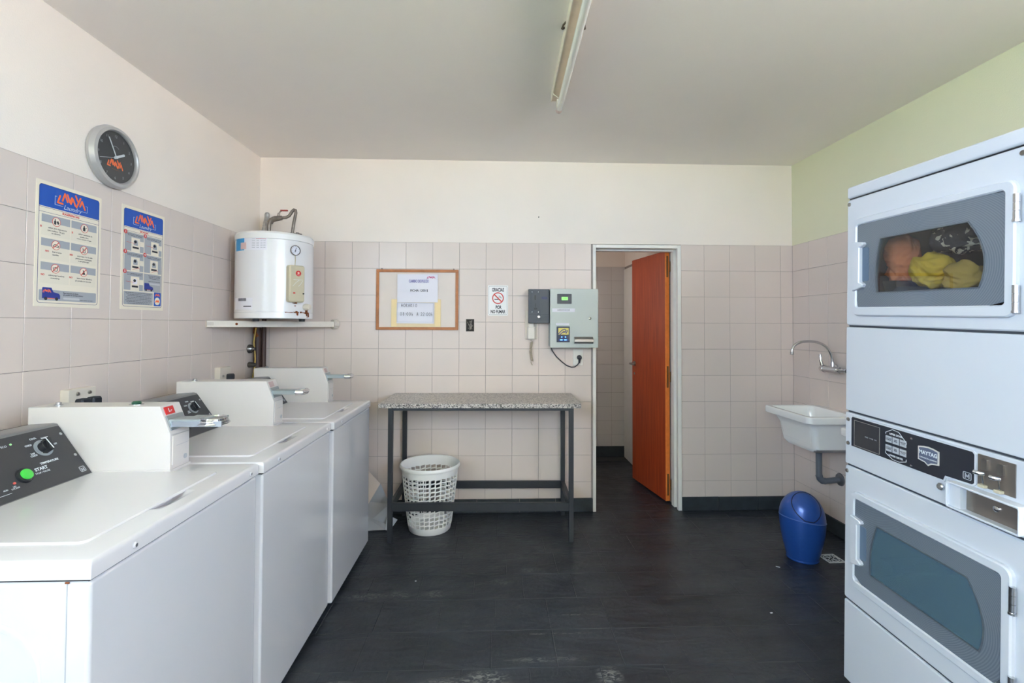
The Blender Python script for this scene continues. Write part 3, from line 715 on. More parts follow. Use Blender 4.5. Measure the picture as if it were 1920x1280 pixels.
gr_ = MB().lathe([(0, 0), (.030, 0), (.033, .004), (.033, .010), (.029, .011), (.028, .006)], 36, M).build('gauge', dsteel, wh)
MB().prism(circ(0, 0, .0285, 30), .002, .0075, M).build('gauge_dial', paper_w, gr_)
gn = MB().strokes([[(-.004, -.012), (.005, .018)]], .003, .0075, .0085, M); gn.prism(circ(-.001, -.003, .0035, 10), .0075, .009, M)
for q in range(9):
    a = math.radians(225-270*q/8); gn.strokes([[(.021*math.cos(a), .021*math.sin(a)), (.025*math.cos(a), .025*math.sin(a))]], .0014, .0072, .0078, M)
gn.build('gauge_needle', ink, gr_)
MB().tube([M @ Vector((0, -.03, .004)), M @ Vector((.002, -.06, .003)), M @ Vector((0, -.095, .003))], .0018, 6).build('probe_tube', mat('brass_tube', (190, 170, 110), .4), wh)
M = on_tank(0, .222)
tc_ = MB().prism(rrect(-.052, .052, -.118, .118, .014, 4), -.012, .034, M, bev=.008).build('thermostat_cover', beige_pl, wh)
MB().prism(circ(.006, .066, .018, 24), .034, .0348, M).build('maker_badge', red_pl, tc_)
lb_ = MB().prism(circ(.006, .069, .007, 16), .0347, .0353, M); lb_.strokes([[(-.004, .056), (.016, .056)]], .003, .0347, .0353, M); lb_.build('badge_mark', mat('badge_cream', (236, 190, 180), .5), tc_)
MB().strokes([[(-.026, .026), (.036, .026)], [(.012, .024), (-.012, .005), (-.03, -.016)], [(.036, .02), (.02, -.004), (.006, -.016)]], .002, .034, .0346, M).build('badge_lines', ink_w, tc_)
MB().prism(rrect(-.028, -.015, -.064, -.056, .002, 2), .034, .037, M).build('red_lamp', red_pl, tc_)
MB().prism(rrect(.036, .046, -.066, -.057, .002, 2), .034, .037, M).build('dark_lamp', black_pl, tc_)
MB().tube([M @ Vector((0, -.121, .012)), M @ Vector((.004, -.121, .022))], .006, 8).build('cable_gland', rust, tc_)
M = on_tank(20, .077)
MB().lathe([(0, -.01), (.02, -.01), (.022, .012), (.019, .036), (0, .040)], 20, M).build('relief_valve', ivory, wh)
rs = MB(); random.seed(5)
for (a0, a1, z0, z1) in [(-1, 8, .036, .044), (2, 6, .044, .048), (10, 14, .037, .045), (4, 7, .022, .036), (21, 23, .03, .075), (23, 27, .02, .060), (18, 30, .034, .042), (28, 31, .012, .040), (-14, -2, .038, .041), (12, 20, .0385, .042), (-3, 3, .097, .101), (25.5, 26.5, .005, .03), (0, 2.5, .080, .084)]:
    c_ = curved(a0, a1, z0, z1, .0012, 4, r=HR); rs.add([(x+random.uniform(-1, 1)*.0005, y+random.uniform(-1, 1)*.0005, z+random.uniform(-1, 1)*.002) for x, y, z in c_.v], c_.f)
rs.build('rust_stain', rust, wh)
hb = MB()
for a in (-64, 36): 
    p = on_tank(a, 0, HR-.055).translation; hb = MB().cyl((p.x, p.y, .006), (p.x, p.y, -.018), .022, .019, 16); hb.build('foot', black_pl, wh)
# pipework above the heater, in the room's frame
pz = 1.437+HH
pw = thing('water_pipe', 'tarnished metal pipe with a red lever valve looping over the water heater', 'pipe', (-1.536, -.30, pz))
MB().tube([(0, 0, .0125), (0, 0, .085), (.004, 0, .112), (.02, 0, .13), (.04, 0, .138)], .0125, 12).build('riser', dsteel, pw)
MB().tube([(.005, 0, .108), (.016, 0, .126), (.034, 0, .135)], .019, 12).build('elbow', dsteel, pw)
vb = MB().cyl((.036, 0, .136), (.085, 0, .143), .02, .016, 12); vb.cyl((.058, 0, .14), (.066, 0, .175), .008, seg=10); vb.build('valve_body', dsteel, pw)
MB().tube([(.062, 0, .166), (.072, 0, .184), (.082, 0, .192)], .005, 8).build('valve_stem', dsteel, pw)
MB().box(.075, .125, -.007, .007, .189, .199, bev=.003).build('valve_lever', mat('red_lever', (150, 50, 42), .5), pw)
MB().tube([(.08, 0, .143), (.115, 0, .146), (.135, 0, .158), (.155, 0, .19), (.168, -.002, .20), (.178, -.004, .196), (.182, -.006, .178), (.172, -.012, .11), (.165, -.015, .05), (.164, -.016, .03)], .0102, 12).build('curved_pipe', dsteel, pw)
ft = MB().cyl((.164, -.016, .038), (.164, -.016, .0115), .017, seg=8); ft.cyl((.164, -.016, .026), (.215, -.02, .024), .011, seg=10); ft.cyl((.20, -.02, .022), (.20, -.02, .04), .010, seg=8); ft.tube([(.213, -.02, .024), (.223, -.02, .026), (.228, -.02, .018), (.226, -.02, .008)], .008, 8); ft.build('outlet_fitting', dsteel, pw)
hx_ = lambda x, y, z: (x, y, z)
pts = [(-1.612, -.22, pz+.011), (-1.610, -.22, pz+.05), (-1.600, -.215, pz+.12), (-1.595, -.205, pz+.165), (-1.600, -.19, pz+.19), (-1.616, -.16, pz+.19), (-1.634, -.12, pz+.15), (-1.648, -.075, pz+.08), (-1.655, -.03, pz+.0)]
rings = MB().tube(pts, .015, 12)
for a, b in zip(pts[:-1], pts[1:]):
    for q in range(4):
        p = Vector(a).lerp(Vector(b), q/4); d = (Vector(b)-Vector(a)).normalized()
        rings.tube([p-d*.004, p, p+d*.004], [.0145, .0168, .0145], 12, caps=False)
tag(rings.build('flexible_hose', mat('braided_steel', (176, 172, 168), .4, .5)), 'braided silver flexible hose bent behind the water heater top', 'hose')
pd = thing('drop_pipe', 'dark brown painted drain pipes running down the corner below the heater', 'pipe', (-1.70, -.085, 0))
MB().cyl((-.006, .0, .02), (-.006, .0, 1.378), .024, seg=14).build('wide_pipe', brownp, pd)
MB().cyl((.030, .022, .02), (.030, .022, 1.44), .016, seg=12).build('narrow_pipe', brownp, pd)
MB().tube([(-.01, -.026, 1.38), (-.012, -.026, 1.34), (.004, -.02, 1.31)], .012, 10).build('rusty_union', rust, pd)
tag(MB().tube([(-1.697, -.126, 1.375), (-1.705, -.126, 1.32), (-1.711, -.126, 1.27), (-1.703, -.127, 1.21), (-1.699, -.127, 1.15), (-1.703, -.127, 1.09), (-1.715, -.125, 1.03), (-1.712, -.125, .98)], .005, 8).build('yellow_cable', yellow_c), 'thin yellow cable hanging along the brown pipes in the corner', 'cable')
def tap(label, z, col, round_):
    t = thing('stop_tap', label, 'tap', (XL, -.135, z), LEFT)
    if round_: MB().lathe([(0, 0), (.030, 0), (.032, .006), (.027, .022), (.014, .034), (.012, .045), (0, .046)], 22).build('handwheel', col, t)
    else: MB().lathe([(0, 0), (.018, 0), (.021, .006), (.017, .035), (.013, .05), (0, .05)], 18).build('handwheel', col, t)
    MB().cyl((.0, 0, .0), (.05, 0, .012), .006, seg=8).build('spindle', dsteel, t)
tap('round chrome stop tap on the left wall beside the brown pipe', 1.225, mat('dull_chrome', (136, 134, 132), .25, .9), True)
tap('dark cylindrical stop tap lower beside the brown pipe', 1.112, mat('dark_bronze', (86, 80, 76), .4, .7), False)

# ------------------------------------------------------------------ washers
def face_frame(p0, p1, right, origin_y=0.):
    """frame on a slanted face through p0 (bottom) and p1 (top): X right, Y up the slope, Z out"""
    up = (Vector(p1)-Vector(p0)).normalized(); rt = Vector(right); n = rt.cross(up); M = Matrix.Identity(4)
    for i, v in enumerate((rt, up, n)):
        for k in range(3): M[k][i] = v[k]
    M.translation = Vector(p0); return M
WW, WD, DZK = .700, .69, .918
def washer(label, fx, yf, first=False):
    w = thing('washing_machine', label, 'washing machine', (fx, yf, 0), (0, 0, 0), 'coin washing machines along the left wall')
    MB().box(-WD+.01, -.004, -WW+.003, -.003, .028, DZK-.0425, bev=.009, seg=3).build('cabinet', white_en, w)
    MB().box(-WD+.03, -.045, -WW+.03, -.03, .004, .03).build('plinth', black_pl, w)
    for (x, y) in ((-.06, -.06), (-.06, -WW+.06), (-WD+.06, -.06), (-WD+.06, -WW+.06)):
        MB().cyl((x, y, 0), (x, y, .03), .02, .016, 12).build('foot', black_pl, w)
    MB().box(-WD+.014, -.009, -WW+.008, -.008, DZK-.044, DZK-.034).build('seam_gasket', black_pl, w)
    # deck: shallow lipped top with a finger recess in front of the lid
    d = MB(); lipz = DZK-.037; nx = 44; ny = 60
    lid = (-.475, -.078, -.622, -.10)
    def dz(x, y):
        z = DZK
        e = min(-.0-x, y+WW, -y); 
        if e < .010: z -= .010-math.sqrt(max(0, .010**2-(.010-max(e, 0))**2))
        q = (y+.345)/.075
        if abs(q) < 1 and x > -.10:
            t = (x+.10)/.052
            if t < 1: z -= .019*(1-q*q)*min(1, (1-t)*1.3)
        return z
    xs = [-WD, -.3, -.2]+[-.14+.14*i/36 for i in range(30)]+[-.020, -.014, -.010, -.0075, -.005, -.003, -.0012, 0]
    ysd = [-WW, -WW+.0012, -WW+.003, -WW+.006, -WW+.010, -.6, -.5]+[-.43+.17*i/34 for i in range(35)]+[-.2, -.1, -.010, -.006, -.003, -.0012, 0]
    vs = [(x, y, dz(x, y)) for x in xs for y in ysd]; n = len(ysd); fs = [(i*n+j, i*n+j+1, (i+1)*n+j+1, (i+1)*n+j) for i in range(len(xs)-1) for j in range(n-1)]
    d.add(vs, fs)
    b0 = [(-WD, -WW), (0, -WW), (0, 0), (-WD, 0)]
    ring = [(x, -WW) for x in xs]+[(0, y) for y in ysd[1:]]+[(x, 0) for x in xs[::-1][1:]]+[(-WD, y) for y in ysd[::-1][1:-1]]
    m_ = len(ring); d.add([(x, y, dz(x, y)) for x, y in ring]+[(x, y, lipz) for x, y in ring], [(i, m_+i, m_+(i+1) % m_, (i+1) % m_) for i in range(m_)])
    d.build('deck', white_top, w, angle=50)
    L = MB(); r = rrect(lid[0], lid[1], lid[2], lid[3], .02, 4); L.prism(r, DZK-.002, DZK+.0045, bev=.0035); L.build('lid', white_top, w)
    for y in (-.055, -WW+.12):
        s = MB(); Mx = Matrix.Translation((0, y, DZK-.021)) @ Matrix.Rotation(PI/2, 4, 'Y'); s.lathe([(0, .004), (.004, .0042), (.0075, .002), (.0078, -.001)], 16, Mx)
        s.build('screw', white_top, w); MB().prism(circ(0, 0, .004, 10), .0, .0046, Mx).build('screw_slot', mat('screw_slot_grey', (112, 114, 118), .4, .6), w)  # grey metallic disc as the screw slot
    # console
    p0, p1 = (-.4775, 0, .9215), (-.5885, 0, 1.0785)
    cs = MB(); Mc = Matrix.Translation((0, -.105, 0)) @ Matrix.Rotation(PI/2, 4, 'X')
    cs.prism([(-.470, DZK), (-.478, .922), (-.589, 1.0785), (-.60, 1.081), (-.674, 1.076), (-.688, 1.062), (-.688, DZK)], 0, WW-.112, Mc); cs.build('console', mat('console_grey', (112, 110, 110), .3), w)
    FM = face_frame(p0, p1, (0, 1, 0))
    c = w
    fp = MB().prism(rrect(-WW+.012, -.107, .001, .1845, .004, 3), -.004, .0014, FM); fp = fp.build('control_panel', char_pl, w)
    kx, ky = -.198, .124
    MB().prism(circ(kx, ky, .027, 30), .0014, .004, FM).build('knob_ring', mat('knob_grey', (138, 142, 146), .4), fp)
    kn = MB().lathe([(.018, 0), (.0175, .014), (.016, .017), (0, .0175)], 24, FM @ Matrix.Translation((kx, ky, .004))); kn.prism([(kx-.006, ky-.020), (kx+.006, ky-.020), (kx+.005, ky+.021), (kx-.005, ky+.021)], .004, .028, FM @ Matrix.Translation((kx, ky, 0)) @ Matrix.Rotation(-.35, 4, 'Z') @ Matrix.Translation((-kx, -ky, 0)))
    kn.build('knob', black_pl, fp)
    MB().strokes([[(kx-.004, ky+.018), (kx+.0, ky-.016)]], .003, .028, .0285, FM).build('knob_mark', ink_w, fp)
    for s_, a in (('TAP\nCOLD', 200), ('COLD', 150), ('COOL', 105), ('WARM', 55), ('HOT', 5)):
        a = math.radians(a); text(s_, .0075, kx+.041*math.cos(a), ky+.038*math.sin(a), .0015, ink_w, fp, base=FM, bold=.0002)
    text('TEMPERATURE', .009, kx-.008, .078, .0015, ink_w, fp, base=FM, bold=.0002)
    bxg, byg = -.297, .058
    MB().lathe([(0, 0), (.0225, 0), (.0215, .007), (.018, .009), (0, .009)], 26, FM @ Matrix.Translation((bxg, byg, .001))).build('button_collar', black_pl, fp)
    MB().lathe([(0, 0), (.0165, 0), (.0155, .007), (.012, .009), (0, .0095)], 26, FM @ Matrix.Translation((bxg, byg, .007))).build('start_button', green_led, fp)
    text('START', .0135, -.241, .064, .0015, ink_w, fp, base=FM, bold=.0004); text('STOP / PAUSE', .0075, -.243, .052, .0015, ink_w, fp, base=FM)
    MB().prism(circ(-.332, .046, .0035, 12), .001, .0035, FM).build('red_indicator', mat('red_indicator', (214, 90, 80), .4), fp)
    text('LID\nLOCKED', .006, -.336, .034, .0015, ink_w, fp, base=FM); text('ADD', .006, -.362, .034, .0015, ink_w, fp, base=FM); text('RINSE\nAGAIN', .006, -.396, .034, .0015, ink_w, fp, base=FM)
    MB().strokes([[(-.40, .022), (-.352, .022)]], .001, .001, .0017, FM).build('panel_rule', ink_w, fp)
    MB().prism(circ(-.277, .160, .003, 12), .001, .0032, FM).build('green_indicator', mat('green_indicator', (150, 210, 150), .4), fp)
    text('ECO', .0085, -.297, .158, .0015, ink_w, fp, base=FM)
    for q, s_ in enumerate(('NORMAL', 'PERM PRESS', 'DELICATES')): text(s_, .0085, -.46, .13-.03*q, .0015, ink_w, fp, base=FM)
    for (x, y) in ((-.120, .155), (-.120, .074)):
        MB().lathe([(.0055, .001), (.005, .003), (0, .0042)], 14, FM @ Matrix.Translation((x, y, 0))).build('panel_screw', chrome, fp)
    bk = MB().frame(rrect(-.137, -.117, .012, .031, .004, 3), rrect(-.135, -.119, .014, .029, .003, 3), .001, .0018, FM); bk.strokes([[(-.131, .015), (-.131, .025), (-.127, .017), (-.123, .025), (-.123, .015)]], .0022, .001, .0018, FM); bk.build('panel_emblem', ink_g, fp)
    # coin box
    cb = MB(); Mb = Matrix.Translation((0, -.002, 0)) @ Matrix.Rotation(PI/2, 4, 'X')
    prof = [(-.684, .925), (-.235, .925), (-.235, 1.040), (-.271, 1.132), (-.684, 1.130)]
    cb.prism(prof, 0, .100, Mb); o = cbx = cb.build('coin_box', white_box, w, smooth=False)
    bvl = o.modifiers.new('bevel', 'BEVEL'); bvl.width = .0022; bvl.segments = 2; bvl.limit_method = 'ANGLE'
    MB().box(-.688, -.231, -.104, 0, DZK, .9262).build('coin_box_base', white_box, w)
    MB().box(-.236, -.2315, -.093, -.008, .938, 1.036, bev=.002).build('coin_door', white_box, cbx)
    MB().box(-.232, -.2308, -.075, -.010, .999, 1.0).build('door_seam', ink_g, cbx)
    MB().cyl((-.2325, -.030, .954), (-.2295, -.030, .954), .0085, seg=18).build('door_lock', ink_g, cbx)
    Mt = lambda x, y: Matrix.Translation((x, y, 1.130))
    MB().lathe([(.012, 0), (.012, .003), (.008, .004), (.008, .010), (0, .012)], 18, Mt(-.625, -.060)).build('top_lock', chrome, cbx)
    # slide on the chamfered corner
    SM = face_frame((-.235, 0, 1.040), (-.271, 0, 1.132), (0, 1, 0))
    MB().prism(rrect0(-.094, -.012, .012, .062), -.002, .004, SM).build('slide_plate', mat('zinc_plate', (158, 164, 166), .35, .7), cbx)
    z0 = 1.075
    sl = MB().box(-.255, -.135, -.088, -.026, z0-.008, z0+.012, bev=.002, seg=1); sl.prism([(-.262, z0-.022), (-.215, z0-.012), (-.15, z0-.012), (-.15, z0-.005), (-.262, z0-.005)], -.030, -.086, Matrix.Rotation(PI/2, 4, 'X') @ Matrix.Diagonal((1, 1, 1, 1)))
    sl.build('coin_slide', mat('zinc_slide', (176, 186, 188), .3, .75), cbx)
    if first:
        rg = MB(); cxr, cyr = -.128, -.050
        for q in range(3): rg.tube([(cxr+(.047-.004*q)*math.cos(a), cyr+(.047-.004*q)*math.sin(a), z0-.006+.008*q) for a in [2*PI*k/28 for k in range(28)]], .0035, 8, closed=True)
        rg.prism(circ(cxr, cyr, .043, 28), z0-.004, z0+.010); rg.build('token_ring', chrome, cbx)
        MB().box(-.24, -.08, -.090, -.083, z0-.012, z0+.006).build('slide_rail', mat('pale_zinc', (196, 204, 216), .25, .8), cbx)
    else:
        MB().tube([(-.137, -.089, z0+.002), (-.110, -.089, z0+.002), (-.104, -.057, z0+.002), (-.110, -.025, z0+.002), (-.137, -.025, z0+.002)], .013, 10).build('slide_grip', chrome, cbx)
    pr_ = MB().prism(rrect0(-.088, -.045, .066, .092), .0, .003, SM); pr_.build('price_label', red_pl if first else mat('faded_label', (186, 160, 158), .6), cbx)
    if first:
        text('1.-', .018, -.066, .079, .0032, ink_w, cbx, base=SM, bold=.0006)
        MB().prism(circ(-.375, -.058, .022, 26, .018), 1.130, 1.134).build('oval_lock_plate', chrome, cbx)
        MB().lathe([(.013, 0), (.014, .006), (.010, .010), (0, .011)], 18, Matrix.Translation((-.375, -.058, 1.133))).build('green_lock', mat('dark_green_plastic', (30, 74, 54), .3), cbx)
        # pressed oval on the near side panel
        em = MB().frame(rrect(-.52, -.095, .12, .80, .12, 6), rrect(-.505, -.11, .135, .785, .105, 6), 0, .004, Matrix.Translation((0, -WW+.0035, 0)) @ Matrix.Rotation(PI/2, 4, 'X'), bev=.003); em.build('pressed_rib', white_en, w)
        MB().box(-.0495, -.048, -WW+.0015, -WW+.004, .04, DZK-.045).build('panel_joint', mat('joint_grey', (170, 172, 178), .6), w)
        MB().box(-.053, -.044, -WW+.001, -WW+.004, DZK-.046, DZK-.042, bev=.001, seg=1).build('rust_stain', rust, w)
    return w
washer('nearest white coin washing machine with red price label and green lock', -.815, -1.926, True)
washer('middle white coin washing machine between two others', -.800, -1.220)
washer('farthest white coin washing machine beside the granite table', -.785, -.517)

# folded sheet between the last washer and the table
fs_ = thing('folded_cardboard', 'folded beige and grey cardboard sheets on the floor behind the farthest washer', 'cardboard', (-.9, -.25, 0))
def sheet(name, pts, m, th=.004):
    mb = MB(); P = [Vector(p) for p in pts]; n = (P[1]-P[0]).cross(P[2]-P[0]).normalized()*th; k = len(P)
    mb.add([tuple(p) for p in P]+[tuple(p+n) for p in P], [tuple(range(k)), tuple(range(k, 2*k))[::-1]]+[(i, (i+1) % k, k+(i+1) % k, k+i) for i in range(k)]); return mb.build(name, m, fs_, smooth=False)
sheet('beige_flap', [(-.05, .06, .45), (.11, .05, .285), (.035, .02, .155), (-.05, .02, .10)], sheet_b)
sheet('grey_flap', [(.108, .06, .285), (.175, .05, .145), (.195, .02, .02), (.0, -.02, .0), (-.05, .06, .15), (.03, .06, .155)], sheet_g)
sheet('lower_fold', [(-.05, .02, .105), (.185, -.01, .02), (.17, -.05, .008), (-.05, -.06, .004)], sheet_g)
sheet('corner_fold', [(.172, .0, .09), (.245, -.02, .062), (.20, -.06, .004), (.165, -.05, .006)], sheet_g)

# ------------------------------------------------------------------ granite table
tb = thing('granite_table', 'speckled grey granite topped table on a dark steel frame', 'table', (-.08, -.262, 0), (0, 0, math.radians(-1.2)))
MB().box(-.656, .656, -.248, .248, .862, .892, bev=.003).build('tabletop', granite_m, tb)
for (x, y) in ((-.578, -.228), (.592, -.228), (-.578, .222), (.592, .222)):
    MB().box(x-.015, x+.015, y-.015, y+.015, 0, .862, bev=.0015, seg=1).build('leg', table_m, tb)
for y, z0, z1, nm in ((-.228, .845, .862, 'apron'), (.222, .845, .862, 'apron'), (-.228, .200, .252, 'stretcher'), (.222, .195, .247, 'stretcher')):
    MB().box(-.564, .578, y-.012, y+.012, z0, z1, bev=.0015, seg=1).build(nm, table_m, tb)
for x in (-.578, .592):
    MB().box(x-.012, x+.012, -.214, .208, .200, .250, bev=.0015, seg=1).build('stretcher', table_m, tb)
    MB().box(x-.012, x+.012, -.214, .208, .845, .862).build('apron', table_m, tb)

# ------------------------------------------------------------------ laundry basket
bk = thing('laundry_basket', 'round white plastic lattice laundry basket under the table', 'basket', (-.435, -.262, 0))
def rad(z): return .144+(.196-.144)*(z/.44)**.9
NC, z_lo, z_hi, NR = 30, .045, .385, 12
mb = MB(); hz = (z_hi-z_lo)/NR
def bp_(a, z, off=0): r = rad(z)+off; return (r*math.cos(a), r*math.sin(a), z)
for i in range(NC):
    for j in range(NR):
        wide = not (i % 5 == 0)
        a0 = 2*PI*i/NC; a1 = 2*PI*(i+1)/NC; zz0 = z_lo+hz*j; zz1 = zz0+hz
        ia0, ia1 = a0+(a1-a0)*.10, a1-(a1-a0)*.10; sk = .006*(1 if (i // 5) % 2 == 0 else -1)
        hz0, hz1 = zz0+hz*.15, zz1-hz*.15
        O = [(a0, zz0), (a1, zz0), (a1, zz1), (a0, zz1)]; H = [(ia0, hz0-sk/2), (ia1, hz0+sk/2), (ia1, hz1+sk/2), (ia0, hz1-sk/2)]
        vs = [bp_(a, z, o_) for o_ in (0, -.0032) for a, z in O+H]
        fs = []
        for k in range(4):
            l = (k+1) % 4
            fs += [(k, l, 4+l, 4+k), (8+l, 8+k, 12+k, 12+l), (4+k, 4+l, 12+l, 12+k)]
        mb.add(vs, fs)
seg = 60
mb.lathe([(0, .004), (.120, .004), (.136, .0), (.142, .006), (rad(z_lo), z_lo), (rad(z_lo)-.0032, z_lo), (.137, .012), (0, .010)], seg)
mb.lathe([(rad(z_hi), z_hi), (rad(.437), .437), (rad(.437)-.004, .437), (rad(z_hi)-.0032, z_hi), (rad(z_hi), z_hi)], seg)
mb.build('lattice_wall', white_pl, bk, angle=50)
MB().lathe([(.1935, .428), (.203, .425), (.2065, .432), (.206, .442), (.200, .450), (.194, .447), (.1925, .438), (.1935, .428)], 64).build('rim', white_pl, bk)

# ------------------------------------------------------------------ notice board and papers
nb = thing('notice_board', 'cream notice board in a brown wooden frame on the back wall', 'notice board', (-.571, 0, 1.588), BACK)
MB().box(-.29, .29, -.212, .212, .001, .010).build('panel', cream_bd, nb)
for (nm, a) in (('frame_rail', (-.305, .305, .205, .226)), ('frame_rail', (-.305, .305, -.226, -.205)), ('frame_stile', (-.305, -.284, -.206, .206)), ('frame_stile', (.284, .305, -.206, .206))):
    MB().box(a[0], a[1], a[2], a[3], 0, .018, bev=.002, seg=1).build(nm, wood_fr, nb)
for x in (-.265, .27): MB().prism(circ(x, .230, .006, 10), .0, .01).build('hanger', dsteel, nb)
def sheet_on(label, x0, x1, z0, z1, off, m, name='notice_sheet', tilt=0):
    s = thing(name, label, 'paper', ((x0+x1)/2, -off, (z0+z1)/2), BACK); s.rotation_euler.rotate_axis('Z', tilt)
    w, h = x1-x0, z1-z0; mb = MB(); nx_ = 10
    vs = []; 
    for k in range(nx_+1):
        x = -w/2+w*k/nx_; c = .0016*math.sin(k*1.1)+.001
        for yy in (-h/2, h/2):
            for t in (0, .0006): vs.append((x, yy, c*(1.2 if yy < 0 else .3)+t))
    fsx = []
    for k in range(nx_):
        b = k*4; c = b+4; fsx += [(b+1, c+1, c+3, b+3), (b, b+2, c+2, c), (b, c, c+1, b+1), (b+2, b+3, c+3, c+2)]
    fsx += [(0, 1, 3, 2), (nx_*4, nx_*4+2, nx_*4+3, nx_*4+1)]
    mb.add(vs, fsx).build('sheet', m, s); return s, w, h
s0, w, h = sheet_on('yellowed backing sheet behind the handwritten opening hours notice', -.763, -.396, 1.384, 1.592, .0125, paper_o)
for (x0, x1) in ((-.183, -.142), (.142, .183)): MB().box(x0, x1, -.10, .10, .0035, .0042).build('tape', mat('yellowed_tape', (236, 212, 160), .5), s0)
s1, w, h = sheet_on('printed white price notice at the top of the notice board', -.719, -.418, 1.568, 1.778, .0195, paper_w)
text('CAMBIO DE PRECIO', .030, .01, .052, .0042, ink_p, s1, sx=.55, bold=.001); text('FICHA 1200 $', .026, .012, -.018, .0042, ink, s1, sx=.86)
lm = MB(); logo(.070, .073, .060, .018, .0032, .003, .0040, lm); lm.build('logo', ink_pink, s1)
s2, w, h = sheet_on('handwritten opening hours notice at the bottom of the notice board', -.722, -.444, 1.410, 1.566, .0185, paper_w, tilt=-.008)
MB().frame(rrect0(-.135, .132, -.068, .075), rrect0(-.1338, .1308, -.0668, .0738), .002, .0042).build('pencil_border', ink_g, s2)
HW = {'H': [[(0, 1), (0, 0)], [(.6, 1), (.6, 0)], [(0, .5), (.6, .5)]], 'O': [[(.35, 1), (.05, .7), (.05, .25), (.35, 0), (.65, .3), (.62, .75), (.35, 1)]],
      'R': [[(.05, 0), (.05, 1), (.55, .8), (.05, .5), (.6, 0)]], 'A': [[(0, 0), (.3, 1), (.6, 0)], [(.12, .4), (.5, .4)]], 'I': [[(.2, 0), (.2, 1)]],
      '0': [[(.3, 1), (.05, .7), (.05, .25), (.3, 0), (.55, .3), (.52, .75), (.3, 1)]], '8': [[(.5, .85), (.25, 1), (.1, .75), (.5, .3), (.3, 0), (.08, .25), (.5, .85)]],
      ':': [[(.2, .65), (.2, .72)], [(.2, .2), (.2, .27)]], 'h': [[(.05, 1), (.05, 0)], [(.05, .45), (.35, .55), (.4, 0)]], '2': [[(.05, .8), (.3, 1), (.5, .7), (.05, 0), (.55, .02)]], ' ': []}
def hand(s_, x, y, sz, adv, mb, zz=.004):
    for c in s_:
        for ln in HW[c]: mb.strokes([[(x+a*sz*.8+random.uniform(-1, 1)*.0006, y+b*sz+random.uniform(-1, 1)*.0006) for a, b in ln]], .0018, zz-.001, zz)
        x += adv if c != ':' else adv*.55
lm = MB(); hand('HORARIO', -.105, .045, .022, .0172, lm); lm.build('handwriting', ink, s2)
lm = MB(); hand('08:00h A', -.112, -.020, .024, .0185, lm); hand('22:00h', .040, -.020, .024, .0165, lm); lm.build('handwriting', ink, s2)

# ------------------------------------------------------------------ no smoking sign
ns = thing('no_smoking_sign', 'white no smoking sign with a red prohibition ring', 'sign', (.032, 0, 1.586), BACK)
MB().prism(rrect(-.076, .076, -.114, .114, .006, 3), 0, .002).build('plate', mat('sign_white', (236, 234, 232), .5), ns)
MB().frame(rrect(-.069, .069, -.107, .107, .006, 3), rrect(-.0675, .0675, -.1055, .1055, .005, 3), .001, .0024).build('border_line', ink, ns)
text('GRACIAS', .036, 0, .079, .0022, ink, ns, sx=.62, bold=.0012); text('POR', .036, .004, -.053, .0022, ink, ns, sx=.62, bold=.0012); text('NO FUMAR', .036, 0, -.086, .0022, ink, ns, sx=.60, bold=.0012)
cg = MB().prism(rrect0(-.027, .018, .005, .011), .001, .0026); cg.strokes([[(.002, .028), (.008, .022), (.012, .030), (.018, .020), (.024, .022)], [(.006, .034), (.014, .034), (.020, .026), (.028, .016)]], .002, .001, .0026); cg.build('cigarette', ink, ns)
MB().frame(circ(0, .017, .044, 36), circ(0, .017, .0365, 36), .001, .003).build('prohibition_ring', ink_r, ns)
MB().strokes([[(-.026, .043), (.026, -.009)]], .0085, .001, .0034).build('prohibition_bar', ink_r, ns)

# ------------------------------------------------------------------ open switch recess
sw = thing('switch_recess', 'small open dark wall box without cover right of the notice board', 'switch box', (-.177, 0, 1.398), BACK)
MB().frame(rrect0(-.031, .031, -.047, .047), rrect0(-.027, .027, -.043, .043), -.001, .004).build('box_rim', mat('recess_rim', (104, 98, 90), .8), sw)
MB().box(-.029, .029, -.045, .045, -.001, .0012).build('box_back', dark_hole, sw)
lm = MB(); random.seed(3)
for k in range(7): lm.tube([(random.uniform(-.02, .02), random.uniform(-.038, .038), .002+.001*q) for q in range(4)], .0016, 5)
lm.build('wires', mat('dusty_wire', (150, 142, 132), .7), sw)

# ------------------------------------------------------------------ intercom handset, token changer, reader box, outlet
ph = thing('intercom_handset', 'cream wall handset with a coiled cord behind the dark coin acceptor', 'handset', (.282, 0, 1.41), BACK)
MB().box(-.045, .045, -.115, .10, 0, .012, bev=.004).build('cradle', ivory, ph)
hs_ = MB().prism(rrect(-.030, .030, -.118, -.02, .012, 4), .016, .046, bev=.008); hs_.prism(rrect(-.022, .022, -.05, .11, .010, 3), .020, .044, bev=.006); hs_.build('handset', mat('cream_plastic', (222, 214, 204), .35), ph)
co = []
for k in range(0, 16*12+1):
    t = k/(16*12); a = 2*PI*k/12; tx = .004-.01*math.sin(t*3.0)+.006*t
    co.append((tx+.0085*math.cos(a), -.135-.145*t, .030+.0085*math.sin(a)))
cc = MB().tube([(0, -.112, .03), (-.002, -.128, .03)]+co, .0026, 6); cc.tube([(-.002, -.285, .03), (.003, -.30, .03), (.010, -.308, .028)], .0035, 6); cc.build('coiled_cord', mat('cord_beige', (178, 166, 142), .5), ph)
ca = thing('coin_acceptor', 'dark grey coin acceptor box beside the grey token machine', 'coin acceptor', (.335, 0, 1.541), BACK)
MB().box(-.078, .078, -.126, .126, .052, .088, bev=.002, seg=1).build('housing', mat('coin_side', (70, 73, 78), .5), ca)
cf_ = MB().box(-.0765, .0735, -.124, .124, .086, .094, bev=.003).build('front_plate', coin_dark, ca)
MB().box(-.077, .074, -.063, -.0615, .093, .0945).build('plate_seam', black_pl, cf_)
